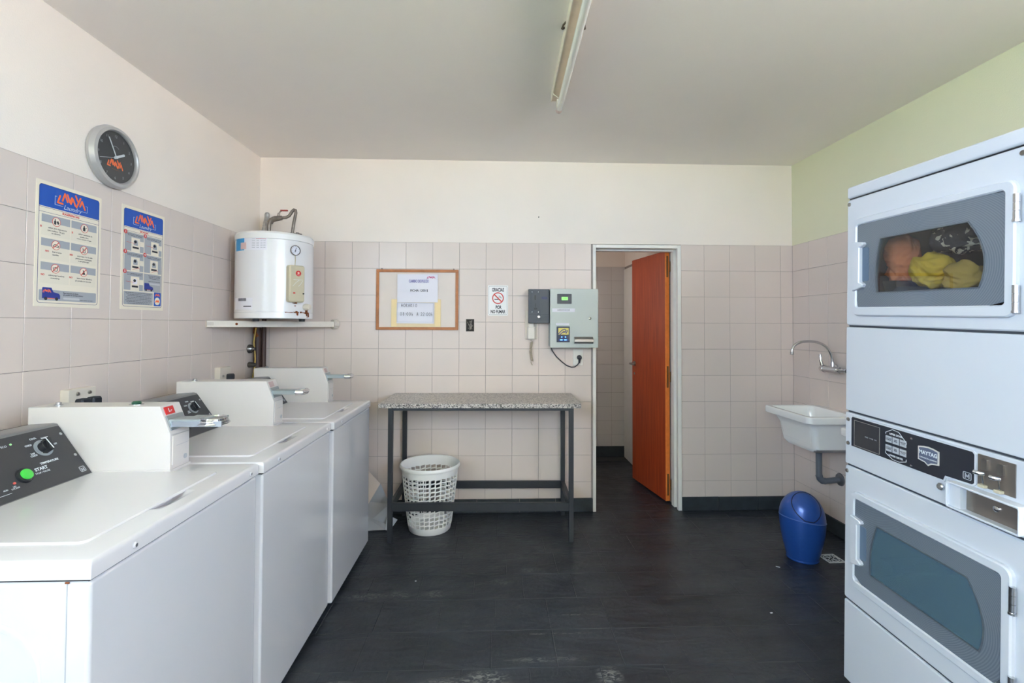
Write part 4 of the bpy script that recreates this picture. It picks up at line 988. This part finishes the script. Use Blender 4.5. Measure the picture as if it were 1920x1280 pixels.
MB().prism(rrect(-.060, .004, -.050, .110, .004, 3), .093, .0965).build('slot_plate', mat('slot_plate', (70, 73, 78), .45), cf_)
for (x, y) in ((-.052, .104), (-.006, .104), (-.052, -.044), (-.006, -.044)): MB().lathe([(.0032, 0), (.0028, .002), (0, .0028)], 10, Matrix.Translation((x, y, .0963))).build('bolt', chrome, cf_)
MB().prism(rrect(-.035, -.024, .045, .080, .002, 2), .096, .0985).build('coin_slot', black_pl, cf_)
sl_ = MB().prism(rrect0(-.031, -.026, -.010, .020), .096, .0985); sl_.prism(rrect(-.039, -.016, -.026, -.012, .003, 2), .096, .102); sl_.build('return_lever', black_pl, cf_)
MB().prism(rrect0(.018, .060, .050, .070), .093, .0947).build('badge', mat('badge_navy', (62, 62, 96), .5), cf_)
MB().lathe([(.0, .0), (.013, 0), (.013, .004), (.009, .007), (.008, .005), (.003, .005), (.003, .002), (0, .002)], 20, Matrix.Translation((-.002, -.079, .094))).build('lock', chrome, cf_)
gb = thing('token_machine', 'light grey wall box with a green display and chrome tray beside the doorway', 'token machine', (.592, 0, 1.452), BACK)
MB().box(-.1765, .150, -.205, .205, 0, .10).build('back_box', mat('box_side', (172, 178, 174), .5), gb)
fd_ = MB().box(-.177, .178, -.2165, .2165, .092, .114, bev=.003).build('front_door', box_grey, gb)
MB().prism(rrect(-.126, -.020, .106, .178, .003, 3), .113, .120).build('display_bezel', mat('bezel', (72, 74, 80), .45), fd_)
MB().prism(rrect0(-.094, -.048, .133, .156), .119, .1212).build('display', lcd, fd_)
text('1200', .014, -.071, .144, .1213, mat('lcd_dark', (60, 100, 60), .5), fd_, 'numeral')
MB().prism(rrect0(-.162, .005, .046, .072), .113, .1146).build('label_strip', paper_w, fd_)
text('CAMBIADOR DE FICHAS\nINTRODUZCA BILLETES', .009, -.078, .059, .1147, ink, fd_, sx=.95)
MB().prism(rrect0(-.135, -.037, -.050, -.036), .113, .1146).build('label_strip', paper_w, fd_)
MB().prism(rrect(-.130, -.034, -.176, -.060, .003, 3), .113, .122).build('reader_bezel', mat('reader_navy', (52, 56, 74), .4), fd_)
MB().prism(rrect0(-.118, -.042, -.120, -.072), .121, .1232).build('reader_picture', mat('picture_yellow', (222, 206, 110), .5), fd_)
MB().strokes([[(-.116, -.114), (-.092, -.088), (-.072, -.080), (-.060, -.090), (-.078, -.106)], [(-.104, -.118), (-.080, -.098), (-.064, -.102)], [(-.05, -.09), (-.062, -.112)]], .006, .1225, .1238).build('picture_swirl', mat('swirl_blue', (62, 66, 130), .5), fd_)
for x in (-.093, -.066): MB().prism(circ(x, -.138, .004, 10), .121, .1235).build('indicator', blue_led, fd_)
MB().prism(rrect(-.116, -.044, -.168, -.150, .004, 3), .121, .1225).build('reader_slot', mat('slot_blue', (40, 60, 120), .4), fd_)
for x in (-.096, -.066): MB().prism(rrect(x-.009, x+.009, -.162, -.156, .002, 2), .122, .1232).build('slot_light', blue_led, fd_)
tr = MB()
prof = [(-.186, .116), (-.184, .128), (-.172, .138), (-.155, .137), (-.140, .124), (-.136, .114)]
vs = [(x, y, z) for x in (.0, .138) for y, z in prof]; n = len(prof)
tr.add(vs, [(i, i+1, n+i+1, n+i) for i in range(n-1)]+[tuple(range(n)), tuple(range(n, 2*n))[::-1], (0, n, 2*n-1, n-1)]); tr.build('coin_tray', mat('satin_steel', (150, 146, 140), .38, .9), fd_)
MB().box(.002, .136, -.180, -.172, .1345, .1395).build('tray_slot', black_pl, fd_)
MB().lathe([(.010, 0), (.010, .003), (.006, .005), (0, .005)], 18, Matrix.Translation((.116, .0, .114))).build('lock', steel, fd_)
ol = thing('wall_outlet', 'ivory wall outlet with a round dark plug below the grey token machine', 'outlet', (.640, 0, 1.158), BACK)
MB().prism(rrect(-.038, .038, -.062, .062, .004, 3), 0, .008, bev=.002).build('face_plate', mat('outlet_white', (226, 222, 214), .4), ol)
MB().prism(rrect(-.022, .026, -.042, .040, .003, 3), .007, .012, bev=.001).build('socket_insert', mat('outlet_white', (226, 222, 214), .4), ol)
plg = MB().cyl((.008, .0, .010), (.008, .0, .034), .019, .016, 20); plg.tube([(.008, -.004, .03), (.007, -.022, .028), (.005, -.042, .024)], [.012, .009, .006], 10); plg.build('plug', mat('dark_rubber', (44, 46, 52), .5), ol)
cb_ = MB().tube([(.427, -.02, 1.243), (.44, -.022, 1.21), (.472, -.025, 1.165), (.515, -.028, 1.125), (.55, -.028, 1.098), (.585, -.028, 1.086), (.61, -.028, 1.088), (.632, -.026, 1.103), (.645, -.025, 1.122)], .0042, 8)
tag(cb_.build('power_cable', mat('dark_cable', (54, 54, 60), .5)), 'dark power cable looping from the grey token machine to the outlet', 'cable')
tag(MB().cyl((0, 0, 0), (0, -.008, 0), .004, seg=8).build('wall_nail', ink), 'small dark nail in the plaster above the no smoking sign', 'nail', None, (.339, 0, 2.221))

# ------------------------------------------------------------------ sinks, faucet, trap
def sink(label, yfar):
    s = thing('laundry_sink', label, 'sink', (XR, yfar, .84), RIGHT, 'white laundry sinks on the right wall')
    # local X to the right (towards the camera), Y up, Z out from the wall
    Lx, D = .498, .385
    def rr(x0, x1, z0, z1, r, n=5): return rrect(x0, x1, z0, z1, r, n)
    rim_o = rr(0, Lx, .0, D, .035); rim_i = rr(.035, Lx-.035, .06, D-.035, .04)
    mb = MB(); n = len(rim_o)
    rings = [(rr(.10, Lx-.10, .0, D-.105, .03), -.240), (rr(.07, Lx-.07, .0, D-.09, .03), -.215), (rr(.055, Lx-.06, .0, D-.072, .035), -.10), (rr(.040, Lx-.045, .0, D-.045, .035), -.050), (rr(.004, Lx-.004, .0, D-.004, .033), -.045),
             (rim_o, -.040), (rim_o, -.008), (rr(.004, Lx-.004, .002, D-.004, .032), -.002), (rr(.010, Lx-.010, .004, D-.010, .03), 0), (rr(.030, Lx-.030, .055, D-.030, .04), -.001), (rim_i, -.006),
             (rr(.060, Lx-.060, .07, D-.06, .04), -.05), (rr(.075, Lx-.075, .075, D-.085, .04), -.19), (rr(.10, Lx-.10, .09, D-.11, .03), -.205)]
    vs = [(x, y, z) for P, y in rings for x, z in P]; fs = [tuple(range(n))]
    for k in range(len(rings)-1): fs += [(k*n+i, k*n+(i+1) % n, (k+1)*n+(i+1) % n, (k+1)*n+i) for i in range(n)]
    fs.append(tuple((len(rings)-1)*n+i for i in range(n)))
    mb.add(vs, fs); mb.build('basin', ceramic, s, angle=40)
    MB().lathe([(0, 0), (.022, 0), (.024, .003), (.018, .003), (0, .001)], 20, Matrix.Translation((Lx/2, -.2045, .18)) @ Matrix.Rotation(-PI/2, 4, 'X')).build('drain_ring', chrome, s)
    return s
sink('white ceramic laundry sink below the chrome faucet, nearest the back wall', -.257)
sink('white ceramic laundry sink mostly hidden behind the stacked dryers', -1.005)
fc = thing('wall_faucet', 'chrome wall faucet with a swan neck spout over the sink', 'faucet', (XR, 0, 0), (0, 0, 0))
yb, zb, xb = -.52, 1.112, -.062
MB().tube([(xb, yb-.0, zb+.01), (xb, yb, zb+.05)], [.015, .012], 14).build('spout_nut', chrome, fc)
sp = [(xb-.002, yb, zb+.04), (xb-.004, yb, zb+.075), (xb-.016, yb+.001, zb+.115), (xb-.042, yb+.002, zb+.15), (xb-.080, yb+.004, zb+.174), (xb-.125, yb+.006, zb+.185), (xb-.175, yb+.008, zb+.186), (xb-.22, yb+.01, zb+.178), (xb-.25, yb+.012, zb+.160), (xb-.264, yb+.013, zb+.135), (xb-.267, yb+.013, zb+.112)]
def smooth_pts(p, n=4):
    P = [Vector(q) for q in p]; out = []
    for i in range(len(P)-1):
        a, b, c, d = P[max(i-1, 0)], P[i], P[i+1], P[min(i+2, len(P)-1)]
        for k in range(n):
            t = k/n; out.append(.5*((2*b)+(c-a)*t+(2*a-5*b+4*c-d)*t*t+(3*b-a-3*c+d)*t**3))
    out.append(P[-1]); return out
MB().tube(smooth_pts(sp), .0085, 12).build('spout', chrome, fc)
MB().cyl((xb-.267, yb+.013, zb+.118), (xb-.267, yb+.013, zb+.098), .0115, seg=14).build('aerator', chrome, fc)
bd = MB().cyl((xb, yb+.075, zb), (xb, yb-.055, zb), .024, .022, 20); bd.cyl((xb, yb-.05, zb), (xb+.02, yb-.10, zb), .013, .016, 12); bd.cyl((xb+.02, yb-.10, zb), (-.004, yb-.11, zb), .016, seg=12); bd.cyl((xb+.01, yb+.03, zb+.004), (-.004, yb+.06, zb+.004), .014, seg=12); bd.build('mixer_body', chrome, fc)
for yy in (yb-.11, yb+.06): MB().lathe([(0, 0), (.032, 0), (.030, .008), (.016, .018), (0, .018)], 24, Matrix.Translation((0, yy, zb)) @ Matrix.Rotation(-PI/2, 4, 'Y')).build('wall_flange', chrome, fc)
lv = MB().cyl((xb, yb+.075, zb), (xb, yb+.108, zb), .026, .021, 20); lv.tube([(xb, yb+.10, zb+.012), (xb-.004, yb+.112, zb+.055), (xb-.008, yb+.112, zb+.098)], [.013, .008, .006], 10); lv.build('lever', chrome, fc)
tp = thing('drain_trap', 'grey drain pipe bending from the sink bottom into the wall', 'pipe', (XR, -.495, 0))
xd = 2.165-XR
MB().cyl((xd, 0, .600), (xd, 0, .562), .026, .023, 18).build('collar', grey_pl, tp)
MB().tube(smooth_pts([(xd, 0, .575), (xd, 0, .43), (xd+.002, 0, .40), (xd+.014, 0, .378), (xd+.035, 0, .371), (xd+.08, 0, .374), (0, 0, .380)], 3), .019, 16).build('bend', grey_pl, tp)
MB().tube([(xd+.0, 0, .41), (xd+.006, 0, .388), (xd+.022, 0, .373), (xd+.04, 0, .371)], .0215, 16).build('elbow_sleeve', grey_pl, tp)
MB().lathe([(0, 0), (.042, 0), (.040, .006), (.024, .014), (0, .014)], 26, Matrix.Translation((0, 0, .380)) @ Matrix.Rotation(-PI/2, 4, 'Y')).build('wall_flange', mat('dull_flange', (120, 120, 122), .4, .6), tp)
# ------------------------------------------------------------------ blue bin, floor drain
bn = thing('waste_bin', 'blue plastic swing lid waste bin on the slate floor', 'bin', (1.872, -.765, 0), (0, 0, math.radians(8)))
def seam(a): return .240-.020*math.cos(a-.3)
def bodyr(t): return .084+(.124-.084)*math.sin(min(1, t)*PI/2*.98)
mb = MB(); seg = 56; nt_ = 14; vs = []; fs = []
for k in range(nt_+1):
    t = k/nt_
    for i in range(seg):
        a = 2*PI*i/seg; vs.append((bodyr(t)*math.cos(a), bodyr(t)*math.sin(a), .004+t*(seam(a)-.004)))
for k in range(nt_):
    for i in range(seg): j = (i+1) % seg; fs.append((k*seg+i, k*seg+j, (k+1)*seg+j, (k+1)*seg+i))
fs.append(tuple(range(seg))[::-1]); mb.add(vs, fs); mb.lathe([(.085, 0), (.089, .004), (.087, .012)], seg); mb.build('body', blue_bin, bn, angle=60)
mb = MB(); mb.tube([(.1240*math.cos(2*PI*i/seg), .1240*math.sin(2*PI*i/seg), seam(2*PI*i/seg)) for i in range(seg)], .0026, 8, closed=True); mb.build('rim', mat('pale_blue_plastic', (84, 116, 184), .35), bn)
ztop = .398
def dome(a, t): # t 0 at the seam, 1 at the crown
    z0 = seam(a)+.002; th = t*PI/2; return Vector((.124*math.cos(th)*math.cos(a), .124*math.cos(th)*math.sin(a), z0+(ztop-z0)*math.sin(th)))
mb = MB(); nt_ = 14; vs = []; fs = []
for k in range(nt_):
    for i in range(seg): vs.append(tuple(dome(2*PI*i/seg, k/nt_)))
vs.append((0, 0, ztop)); c0 = len(vs)-1
for k in range(nt_-1):
    for i in range(seg): j = (i+1) % seg; fs.append((k*seg+i, k*seg+j, (k+1)*seg+j, (k+1)*seg+i))
for i in range(seg): fs.append(((nt_-1)*seg+i, (nt_-1)*seg+(i+1) % seg, c0))
mb.add(vs, fs); dm_ = mb.build('dome', blue_bin, bn, angle=60)
# round flap on the dome, facing the left front
fa = math.radians(246); fc_c = dome(fa, .62)
ex = Vector((-math.sin(fa), math.cos(fa), 0)); ncen = Vector((math.cos(fa)*.62, math.sin(fa)*.62, .78)).normalized(); ey = ncen.cross(ex)
def flap_pt(u, v):
    p = fc_c+ex*u+ey*v; a = math.atan2(p.y, p.x); rr_ = math.hypot(p.x, p.y)
    c = min(.999, rr_/.124); z0 = seam(a)+.002; return Vector((p.x, p.y, z0+(ztop-z0)*math.sqrt(1-c*c)))
vs = [tuple(flap_pt(0, 0)+ncen*.006)]; fs = []; nr, na = 6, 40; FR = .073
for k in range(1, nr+1):
    for i in range(na):
        a = 2*PI*i/na; vs.append(tuple(flap_pt(FR*k/nr*math.cos(a), FR*k/nr*math.sin(a)*.92)+ncen*(.0055 if k < nr else .001)))
for i in range(na): fs.append((0, 1+i, 1+(i+1) % na))
for k in range(nr-1):
    for i in range(na): fs.append((1+k*na+i, 1+k*na+(i+1) % na, 1+(k+1)*na+(i+1) % na, 1+(k+1)*na+i))
MB().add(vs, fs).build('swing_flap', blue_bin, dm_, angle=60)
MB().tube([tuple(flap_pt((FR+.003)*math.cos(2*PI*i/40), (FR+.003)*.92*math.sin(2*PI*i/40))+ncen*.0005) for i in range(40)], .0028, 6, closed=True).build('flap_groove', mat('navy_gap', (14, 26, 60), .6), dm_)
fd = thing('floor_drain', 'square white floor drain grate between the bin and the dryers', 'drain', (2.040, -.780, 0), (0, 0, math.radians(3)))
MB().frame(rrect0(-.052, .052, -.052, .052), rrect0(-.044, .044, -.044, .044), -.004, .003).build('grate_frame', grate_m, fd)
MB().box(-.046, .046, -.046, .046, -.004, .0004).build('sump', mat('drain_dark', (26, 28, 30), .8), fd)
mb = MB().frame(circ(0, 0, .042, 28), circ(0, 0, .037, 28), -.001, .0024)
for k in range(8):
    a = 2*PI*k/8; mb.strokes([[(.010*math.cos(a), .010*math.sin(a)), (.026*math.cos(a+.35), .026*math.sin(a+.35)), (.039*math.cos(a+.5), .039*math.sin(a+.5))]], .004, -.001, .002)
for sx_, sy_ in ((1, 1), (1, -1), (-1, 1), (-1, -1)): mb.strokes([[(sx_*.028, sy_*.028), (sx_*.046, sy_*.046)]], .004, -.001, .002)
mb.build('grate', grate_m, fd)

# ------------------------------------------------------------------ stacked dryers
LEAN = .028
dr = thing('stacked_dryer', 'white double stacked coin tumble dryer at the right wall', 'dryer', (1.36, -1.795, .0))
dr.rotation_euler = (Matrix.Rotation(-PI/2, 3, 'Z') @ Matrix.Rotation(PI/2, 3, 'X') @ Matrix.Rotation(-LEAN, 3, 'Z')).to_euler()
DW = .69
body = MB(); body.box(.002, DW-.002, .045, 1.925, -.74, -.735); body.box(.002, .022, .045, 1.925, -.74, -.022); body.box(DW-.022, DW-.002, .045, 1.925, -.74, -.022); body.box(.002, DW-.002, .045, .06, -.74, -.022); body.box(.002, DW-.002, 1.905, 1.925, -.74, -.022); body.box(.004, DW-.004, .86, 1.42, -.70, -.024)
body.build('cabinet', dryer_w, dr)
for (x, z, L_) in ((.05, -.08, .045), (DW-.05, -.08, .028), (.05, -.68, .045), (DW-.05, -.68, .028)):
    MB().cyl((x, .06, z), (x, .048-L_, z), .02, .022, 12).build('foot', black_pl, dr)
MB().box(.006, DW-.006, 1.884, 1.889, -.03, -.006).build('seam_gasket', black_pl, dr)
for yy in (.355, .872, 1.076, 1.402): MB().box(.006, DW-.006, yy-.006, yy+.006, -.03, -.008).build('seam_gasket', mat('seam_grey', (60, 64, 70), .6), dr)
MB().box(0, DW, 1.8885, 1.933, -.74, .002, bev=.008, seg=3).build('top_cap', dryer_w, dr)
def holed_panel(y0, y1, hx0, hx1, hy0, hy1, name):
    n_ = 5; a = rrect(0, DW, y0, y1, .010, n_); b = rrect(hx0, hx1, hy0, hy1, .02, n_); MB().frame(a, b, -.022, 0, bev=.004).build(name, dryer_w, dr)
DO = {'up': (1.442, 1.803), 'low': (.428, .787)}
holed_panel(1.4055, 1.8835, .075, .588, 1.47, 1.775, 'upper_front_panel')
holed_panel(.3590, .8685, .075, .588, .455, .76, 'lower_front_panel')
MB().box(0, DW, .045, .3515, -.022, 0, bev=.006, seg=3).build('toe_panel', dryer_w, dr)
MB().box(0, DW, 1.0795, 1.3985, -.022, 0, bev=.004).build('middle_panel', dryer_w, dr)
MB().box(0, DW, .8755, 1.0725, -.022, 0, bev=.004).build('control_strip', dryer_w, dr)
def drum(yc):
    mb = MB(); Mx = Matrix.Translation((.33, yc, 0)); R = .235
    mb.lathe([(R+.05, -.045), (R+.05, -.62), (.2, -.64), (0, -.645)], 48, Mx); o = mb.build('drum', drum_m, dr)
    for q in range(3):
        a = math.radians(-90+120*q+50); M2 = Mx @ Matrix.Rotation(a, 4, 'Z'); MB().prism([(R, -.03), (R-.05, -.012), (R-.05, .012), (R, .03)], -.6, -.06, M2).build('drum_paddle', drum_m, dr)
def window_outline(y0, y1, xl0, xl1, xr0, xr1, bl, br, n=8):
    """straight top and bottom, bowed sides: xl0/xr0 at the bottom, xl1/xr1 at the top"""
    P = []
    for k in range(n+1): t = k/n; P.append((xr0+(xr1-xr0)*t+br*4*t*(1-t), y0+(y1-y0)*t))
    for k in range(1, n): t = k/n; P.append((xr1+(xl1-xr1)*t, y1))
    for k in range(n+1): t = k/n; P.append((xl1+(xl0-xl1)*t-bl*4*t*(1-t), y1+(y0-y1)*t))
    for k in range(1, n): t = k/n; P.append((xl0+(xr0-xl0)*t, y0))
    return P
def dryer_door(y0, y1, gy0, gy1, wout, glassm, name):
    dn = MB(); n_ = len(wout)
    fo = rrect(.046, .614, y0, y1, .026, 6); fi = rrect(.0655, .586, gy0, gy1, .010, 6)
    door = MB().frame(fo, fi, -.003, .014, bev=.004).build(name, dryer_w, dr)
    def resample(P, n):
        # points of the outline P on n rays from the window centre
        cx, cy = sum(p[0] for p in wout)/len(wout), (gy0+gy1)/2; out = []
        for k in range(n):
            p = wout[k]; d = Vector((p[0]-cx, p[1]-cy)); best = None
            for i in range(len(P)):
                a = Vector(P[i])-Vector((cx, cy)); b = Vector(P[(i+1) % len(P)])-Vector((cx, cy)); e = b-a
                den = d.x*e.y-d.y*e.x
                if abs(den) < 1e-9: continue
                t = (a.x*e.y-a.y*e.x)/den; s_ = (a.x*d.y-a.y*d.x)/den
                if t > 0 and -1e-6 <= s_ <= 1+1e-6: best = t if best is None else max(best, t)
            out.append((cx+d.x*best, cy+d.y*best))
        return out
    go = resample(rrect(.064, .5875, gy0-.0015, gy1+.0015, .010, 6), n_)
    Mo = Matrix.Translation((0, gy0, 0)); sh = lambda P: [(x, y-gy0) for x, y in P]
    MB().frame(sh(go), sh(wout), .004, .009).build('glass_border', frit_m, door, M=Mo)
    MB().frame(wout, inset(wout, .004), -.002, .0105).build('window_seal', mat('seal_grey', (86, 92, 98), .35), door)
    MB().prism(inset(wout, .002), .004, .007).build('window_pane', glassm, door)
    # handle: white bow on the glass edge with a recessed grip
    hy = (gy0+gy1)/2+.002
    hn = MB(); hp = [(.058, hy+.088), (.104, hy+.082), (.109, hy+.074), (.103, hy+.067), (.092, hy+.063), (.092, hy-.063), (.103, hy-.067), (.109, hy-.074), (.104, hy-.082), (.058, hy-.094)]
    hn.prism(hp, .008, .024, bev=.003); hn.build('handle', dryer_w, door)
    MB().prism(rrect(.080, .121, hy-.060, hy+.062, .008, 3), .006, .0105).build('grip_recess', mat('grip_blue_grey', (92, 110, 130), .4), door)
    for yy in (gy1-.048, gy0+.020):
        hg = MB()
        for q in range(3): hg.cyl((.616, yy-.034+.0225*q, .012), (.616, yy-.034+.0225*(q+1)-.0012, .012), .0075, seg=12)
        hg.cyl((.616, yy-.040, .012), (.616, yy-.034, .012), .009, seg=12); hg.build('hinge', chrome, door)
    return door
wu = window_outline(1.522, 1.716, .156, .172, .520, .487, .012, .030)
wl_ = window_outline(.511, .702, .138, .166, .530, .494, .012, .028)
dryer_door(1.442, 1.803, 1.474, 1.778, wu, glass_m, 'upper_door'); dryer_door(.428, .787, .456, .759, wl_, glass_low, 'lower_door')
drum(1.62); drum(.606)
for yy, nm in ((1.62, 'upper_baffle'), (.606, 'lower_baffle')):
    MB().frame(circ(.33, yy, .34, 40, .225), circ(.33, yy, .275, 40, .222), -.05, -.04).build(nm, mat('baffle_grey', (120, 124, 128), .5), dr)
for (x, y) in ((.012, 1.866), (DW-.07, 1.866), (.012, .848), (.66, .848), (.016, 1.046), (.016, .955)):
    MB().lathe([(.0075, 0), (.0065, .0035), (0, .0045)], 14, Matrix.Translation((x, y, 0))).build('screw', steel, dr)
# control panel
cpo = [(.036, .950), (.412, .950), (.418, .965), (.500, .968), (.506, .974), (.506, 1.054), (.500, 1.0605), (.042, 1.0605), (.036, 1.054)]
cpn = MB().prism(cpo, -.002, .003).build('control_panel', dark_pl, dr)
MB().frame(inset(cpo, -.005), cpo, -.002, .0045).build('panel_bezel', dryer_w, dr)
MB().frame(rrect0(.050, .170, .955, 1.050), rrect0(.0515, .1685, .9565, 1.0485), .003, .0038).build('display_outline', mat('outline_beige', (150, 146, 140), .5), cpn)
MB().prism(rrect0(.0515, .1685, .9565, 1.0485), .001, .0033).build('display_window', mat('smoked_window', (50, 50, 54), .15), cpn)
text('PRICE   CYCLE   MIN', .006, .13, 1.0, .0036, ink_g, cpn)
hx = .238; hxl = MB().strokes([[(hx-.042, 1.036), (hx-.042, 1.041), (hx-.014, 1.056), (hx+.012, 1.053), (hx+.042, 1.026), (hx+.042, 1.020)], [(hx-.042, .976), (hx-.042, .970), (hx-.012, .955), (hx+.014, .954), (hx+.042, .963), (hx+.042, .970)]], .0016, .003, .0037); hxl.build('symbol_outline', ink_w, cpn)
text('UPPER DRYER', .0085, hx, 1.0395, .0032, ink_w, cpn, bold=.0002); text('LOWER DRYER', .0085, hx, .9665, .0032, ink_w, cpn, bold=.0002)
for r_ in range(2):
    for c_ in range(3):
        x0 = hx-.042+.029*c_; y0 = 1.009 if r_ == 0 else .978
        MB().prism(rrect0(x0, x0+.026, y0, y0+.022), .003, .0036).build('key_label', mat('key_grey', (176, 180, 186), .5), cpn)
        text(('COTTON', 'PERM', 'DELICATE')[c_]+'\n'+('NORMAL', 'PRESS', 'CYCLE')[c_], .0050, x0+.013, y0+.011, .0038, ink, cpn)
bx = .362; by = 1.006
sh_ = [(bx-.036, by+.024), (bx-.018, by+.028), (bx, by+.030), (bx+.018, by+.028), (bx+.036, by+.024), (bx+.036, by-.018), (bx+.012, by-.022), (bx, by-.030), (bx-.012, by-.022), (bx-.036, by-.018)]
MB().prism(sh_, .003, .0055).build('badge_rim', mat('badge_silver', (200, 198, 192), .35), cpn); MB().prism(inset(sh_, .004), .003, .006).build('badge_plate', mat('badge_slate', (96, 102, 122), .4), cpn)
text('MAYTAG', .0165, bx, by+.008, .0061, ink_w, cpn, bold=.0005, sx=.95); text('COMMERCIAL LAUNDRY', .0055, bx, by-.008, .0061, ink_w, cpn)
em = MB().frame(rrect(.472, .497, .976, .998, .004, 3), rrect(.474, .495, .978, .996, .003, 3), .002, .0037); em.strokes([[(.479, .981), (.479, .993), (.4845, .984), (.490, .993), (.490, .981)]], .0028, .002, .0037); em.build('panel_emblem', ink_g, cpn)
for (x, y) in ((.300, 1.045), (.300, .957)): MB().lathe([(.0045, 0), (.004, .002), (0, .003)], 12, Matrix.Translation((x, y, .003))).build('panel_bolt', chrome, cpn)
# coin slots and coin tray
MB().prism(rrect0(.514, .612, .972, 1.060), -.001, .003).build('slot_plate', mat('warm_steel', (150, 140, 132), .35, .8), dr)
for q, x in enumerate((.535, .578)):
    MB().prism(rrect(x-.007, x+.009, 1.020, 1.050, .002, 2), .003, .009).build('coin_guide', steel, dr)
    sk_ = MB().tube([(x-.014, 1.012, .022), (x-.002, 1.011, .018), (x+.004, 1.011, .010)], [.006, .006, .005], 10); sk_.tube([(x, 1.011, .012), (x+.001, .99, .010), (x, .980, .008)], .002, 6); sk_.build('coin_knob', chrome, dr)
    MB().box(x-.010, x+.008, .972, .980, .003, .016, bev=.001, seg=1).build('coin_chute', beige_pl, dr)
tf_o = rrect(.446, .648, .886, .962, .006, 3); tf_i = rrect(.452, .642, .892, .956, .004, 3)
vf = MB().frame(tf_o, tf_i, -.005, .032, bev=.002).build('coin_vault_frame', dryer_w, dr)
MB().prism(rrect0(.452, .642, .892, .956), .001, .006).build('coin_vault_door', mat('warm_steel', (150, 140, 132), .35, .8), vf)
MB().prism(rrect0(.452, .486, .892, .956), .001, .024).build('vault_block', dryer_w, vf)
MB().lathe([(.008, 0), (.008, .004), (.005, .006), (0, .006)], 16, Matrix.Translation((.570, .927, .006))).build('vault_lock', chrome, vf)
MB().lathe([(.011, 0), (.011, .006), (.008, .009), (0, .009)], 18, Matrix.Translation((.403, .927, 0))).build('panel_lock', chrome, dr)

# laundry inside the upper drum
DM = Matrix.Translation((1.36, -1.795, 0)) @ dr.rotation_euler.to_matrix().to_4x4()
def laundry(name, label, cat, c, r, m, seed, amp=.35, freq=9.):
    bm = bmesh.new(); bmesh.ops.create_icosphere(bm, subdivisions=5, radius=1.0)
    for v in bm.verts:
        d = v.co.normalized(); p = Vector((d.x*r[0], d.y*r[1], d.z*r[2]))
        q = p*freq+Vector((seed, seed*.7, 0)); wq = q+Vector((noise.noise(q*.8), noise.noise(q*.8+Vector((5, 1, 2))), noise.noise(q*.8+Vector((9, 3, 4)))))*1.1
        rd = lambda z: 1-2*abs(noise.noise(z))
        h = .55*rd(wq*1.3)+.3*rd(wq*2.7)+.15*rd(wq*5.5)
        v.co = p*(1+amp*noise.noise(q*.7))+d*(.030*h-.012)
    me = bpy.data.meshes.new(name); bm.to_mesh(me); bm.free(); me.materials.append(m); me.polygons.foreach_set('use_smooth', [True]*len(me.polygons))
    o = bpy.data.objects.new(name, me); COL.objects.link(o); o.location = DM @ Vector(c); o.rotation_euler = dr.rotation_euler; tag(o, label, cat); return o
laundry('orange_garment', 'crumpled orange garment at the left inside the upper dryer', 'clothing', (.113, 1.642, -.128), (.046, .094, .048), cloth_o, 1.3, .25)
laundry('yellow_garment', 'crumpled yellow garment in the middle of the upper dryer', 'clothing', (.222, 1.596, -.122), (.056, .052, .048), cloth_y, 4.1, .25)
laundry('floral_garment', 'dark floral patterned garment at the upper right inside the dryer', 'clothing', (.318, 1.702, -.140), (.084, .048, .056), floral_m, 7.7, .2)
laundry('mustard_garment', 'mustard garment at the lower right inside the upper dryer', 'clothing', (.345, 1.572, -.122), (.056, .046, .048), mat('mustard_fabric', (200, 168, 84), .9), 9.2, .2)
laundry('purple_garment', 'muted purple garment at the bottom of the upper dryer', 'clothing', (.222, 1.496, -.122), (.080, .024, .045), cloth_p, 12.5, .15)
laundry('white_garment', 'white garment at the lower left inside the upper dryer', 'clothing', (.118, 1.502, -.118), (.030, .020, .034), cloth_w, 15.4, .15)

# a few paper scraps on the floor
for k, (x, y, l, a) in enumerate([(1.657, -.87, .022, -.6), (1.36, -1.31, .012, .2), (-.42, -.96, .008, .1)]):
    o = MB().prism(rrect0(-l/2, l/2, -.003, .003), .0, .002).build('paper_scrap', paper_w)
    tag(o, ('thin white paper scrap on the slate in front of the blue bin', 'small white paper scrap on the slate near the dryers', 'tiny white paper scrap on the slate before the washers')[k], 'scrap', None, (x, y, .0005), (0, 0, a))

finish_texts()
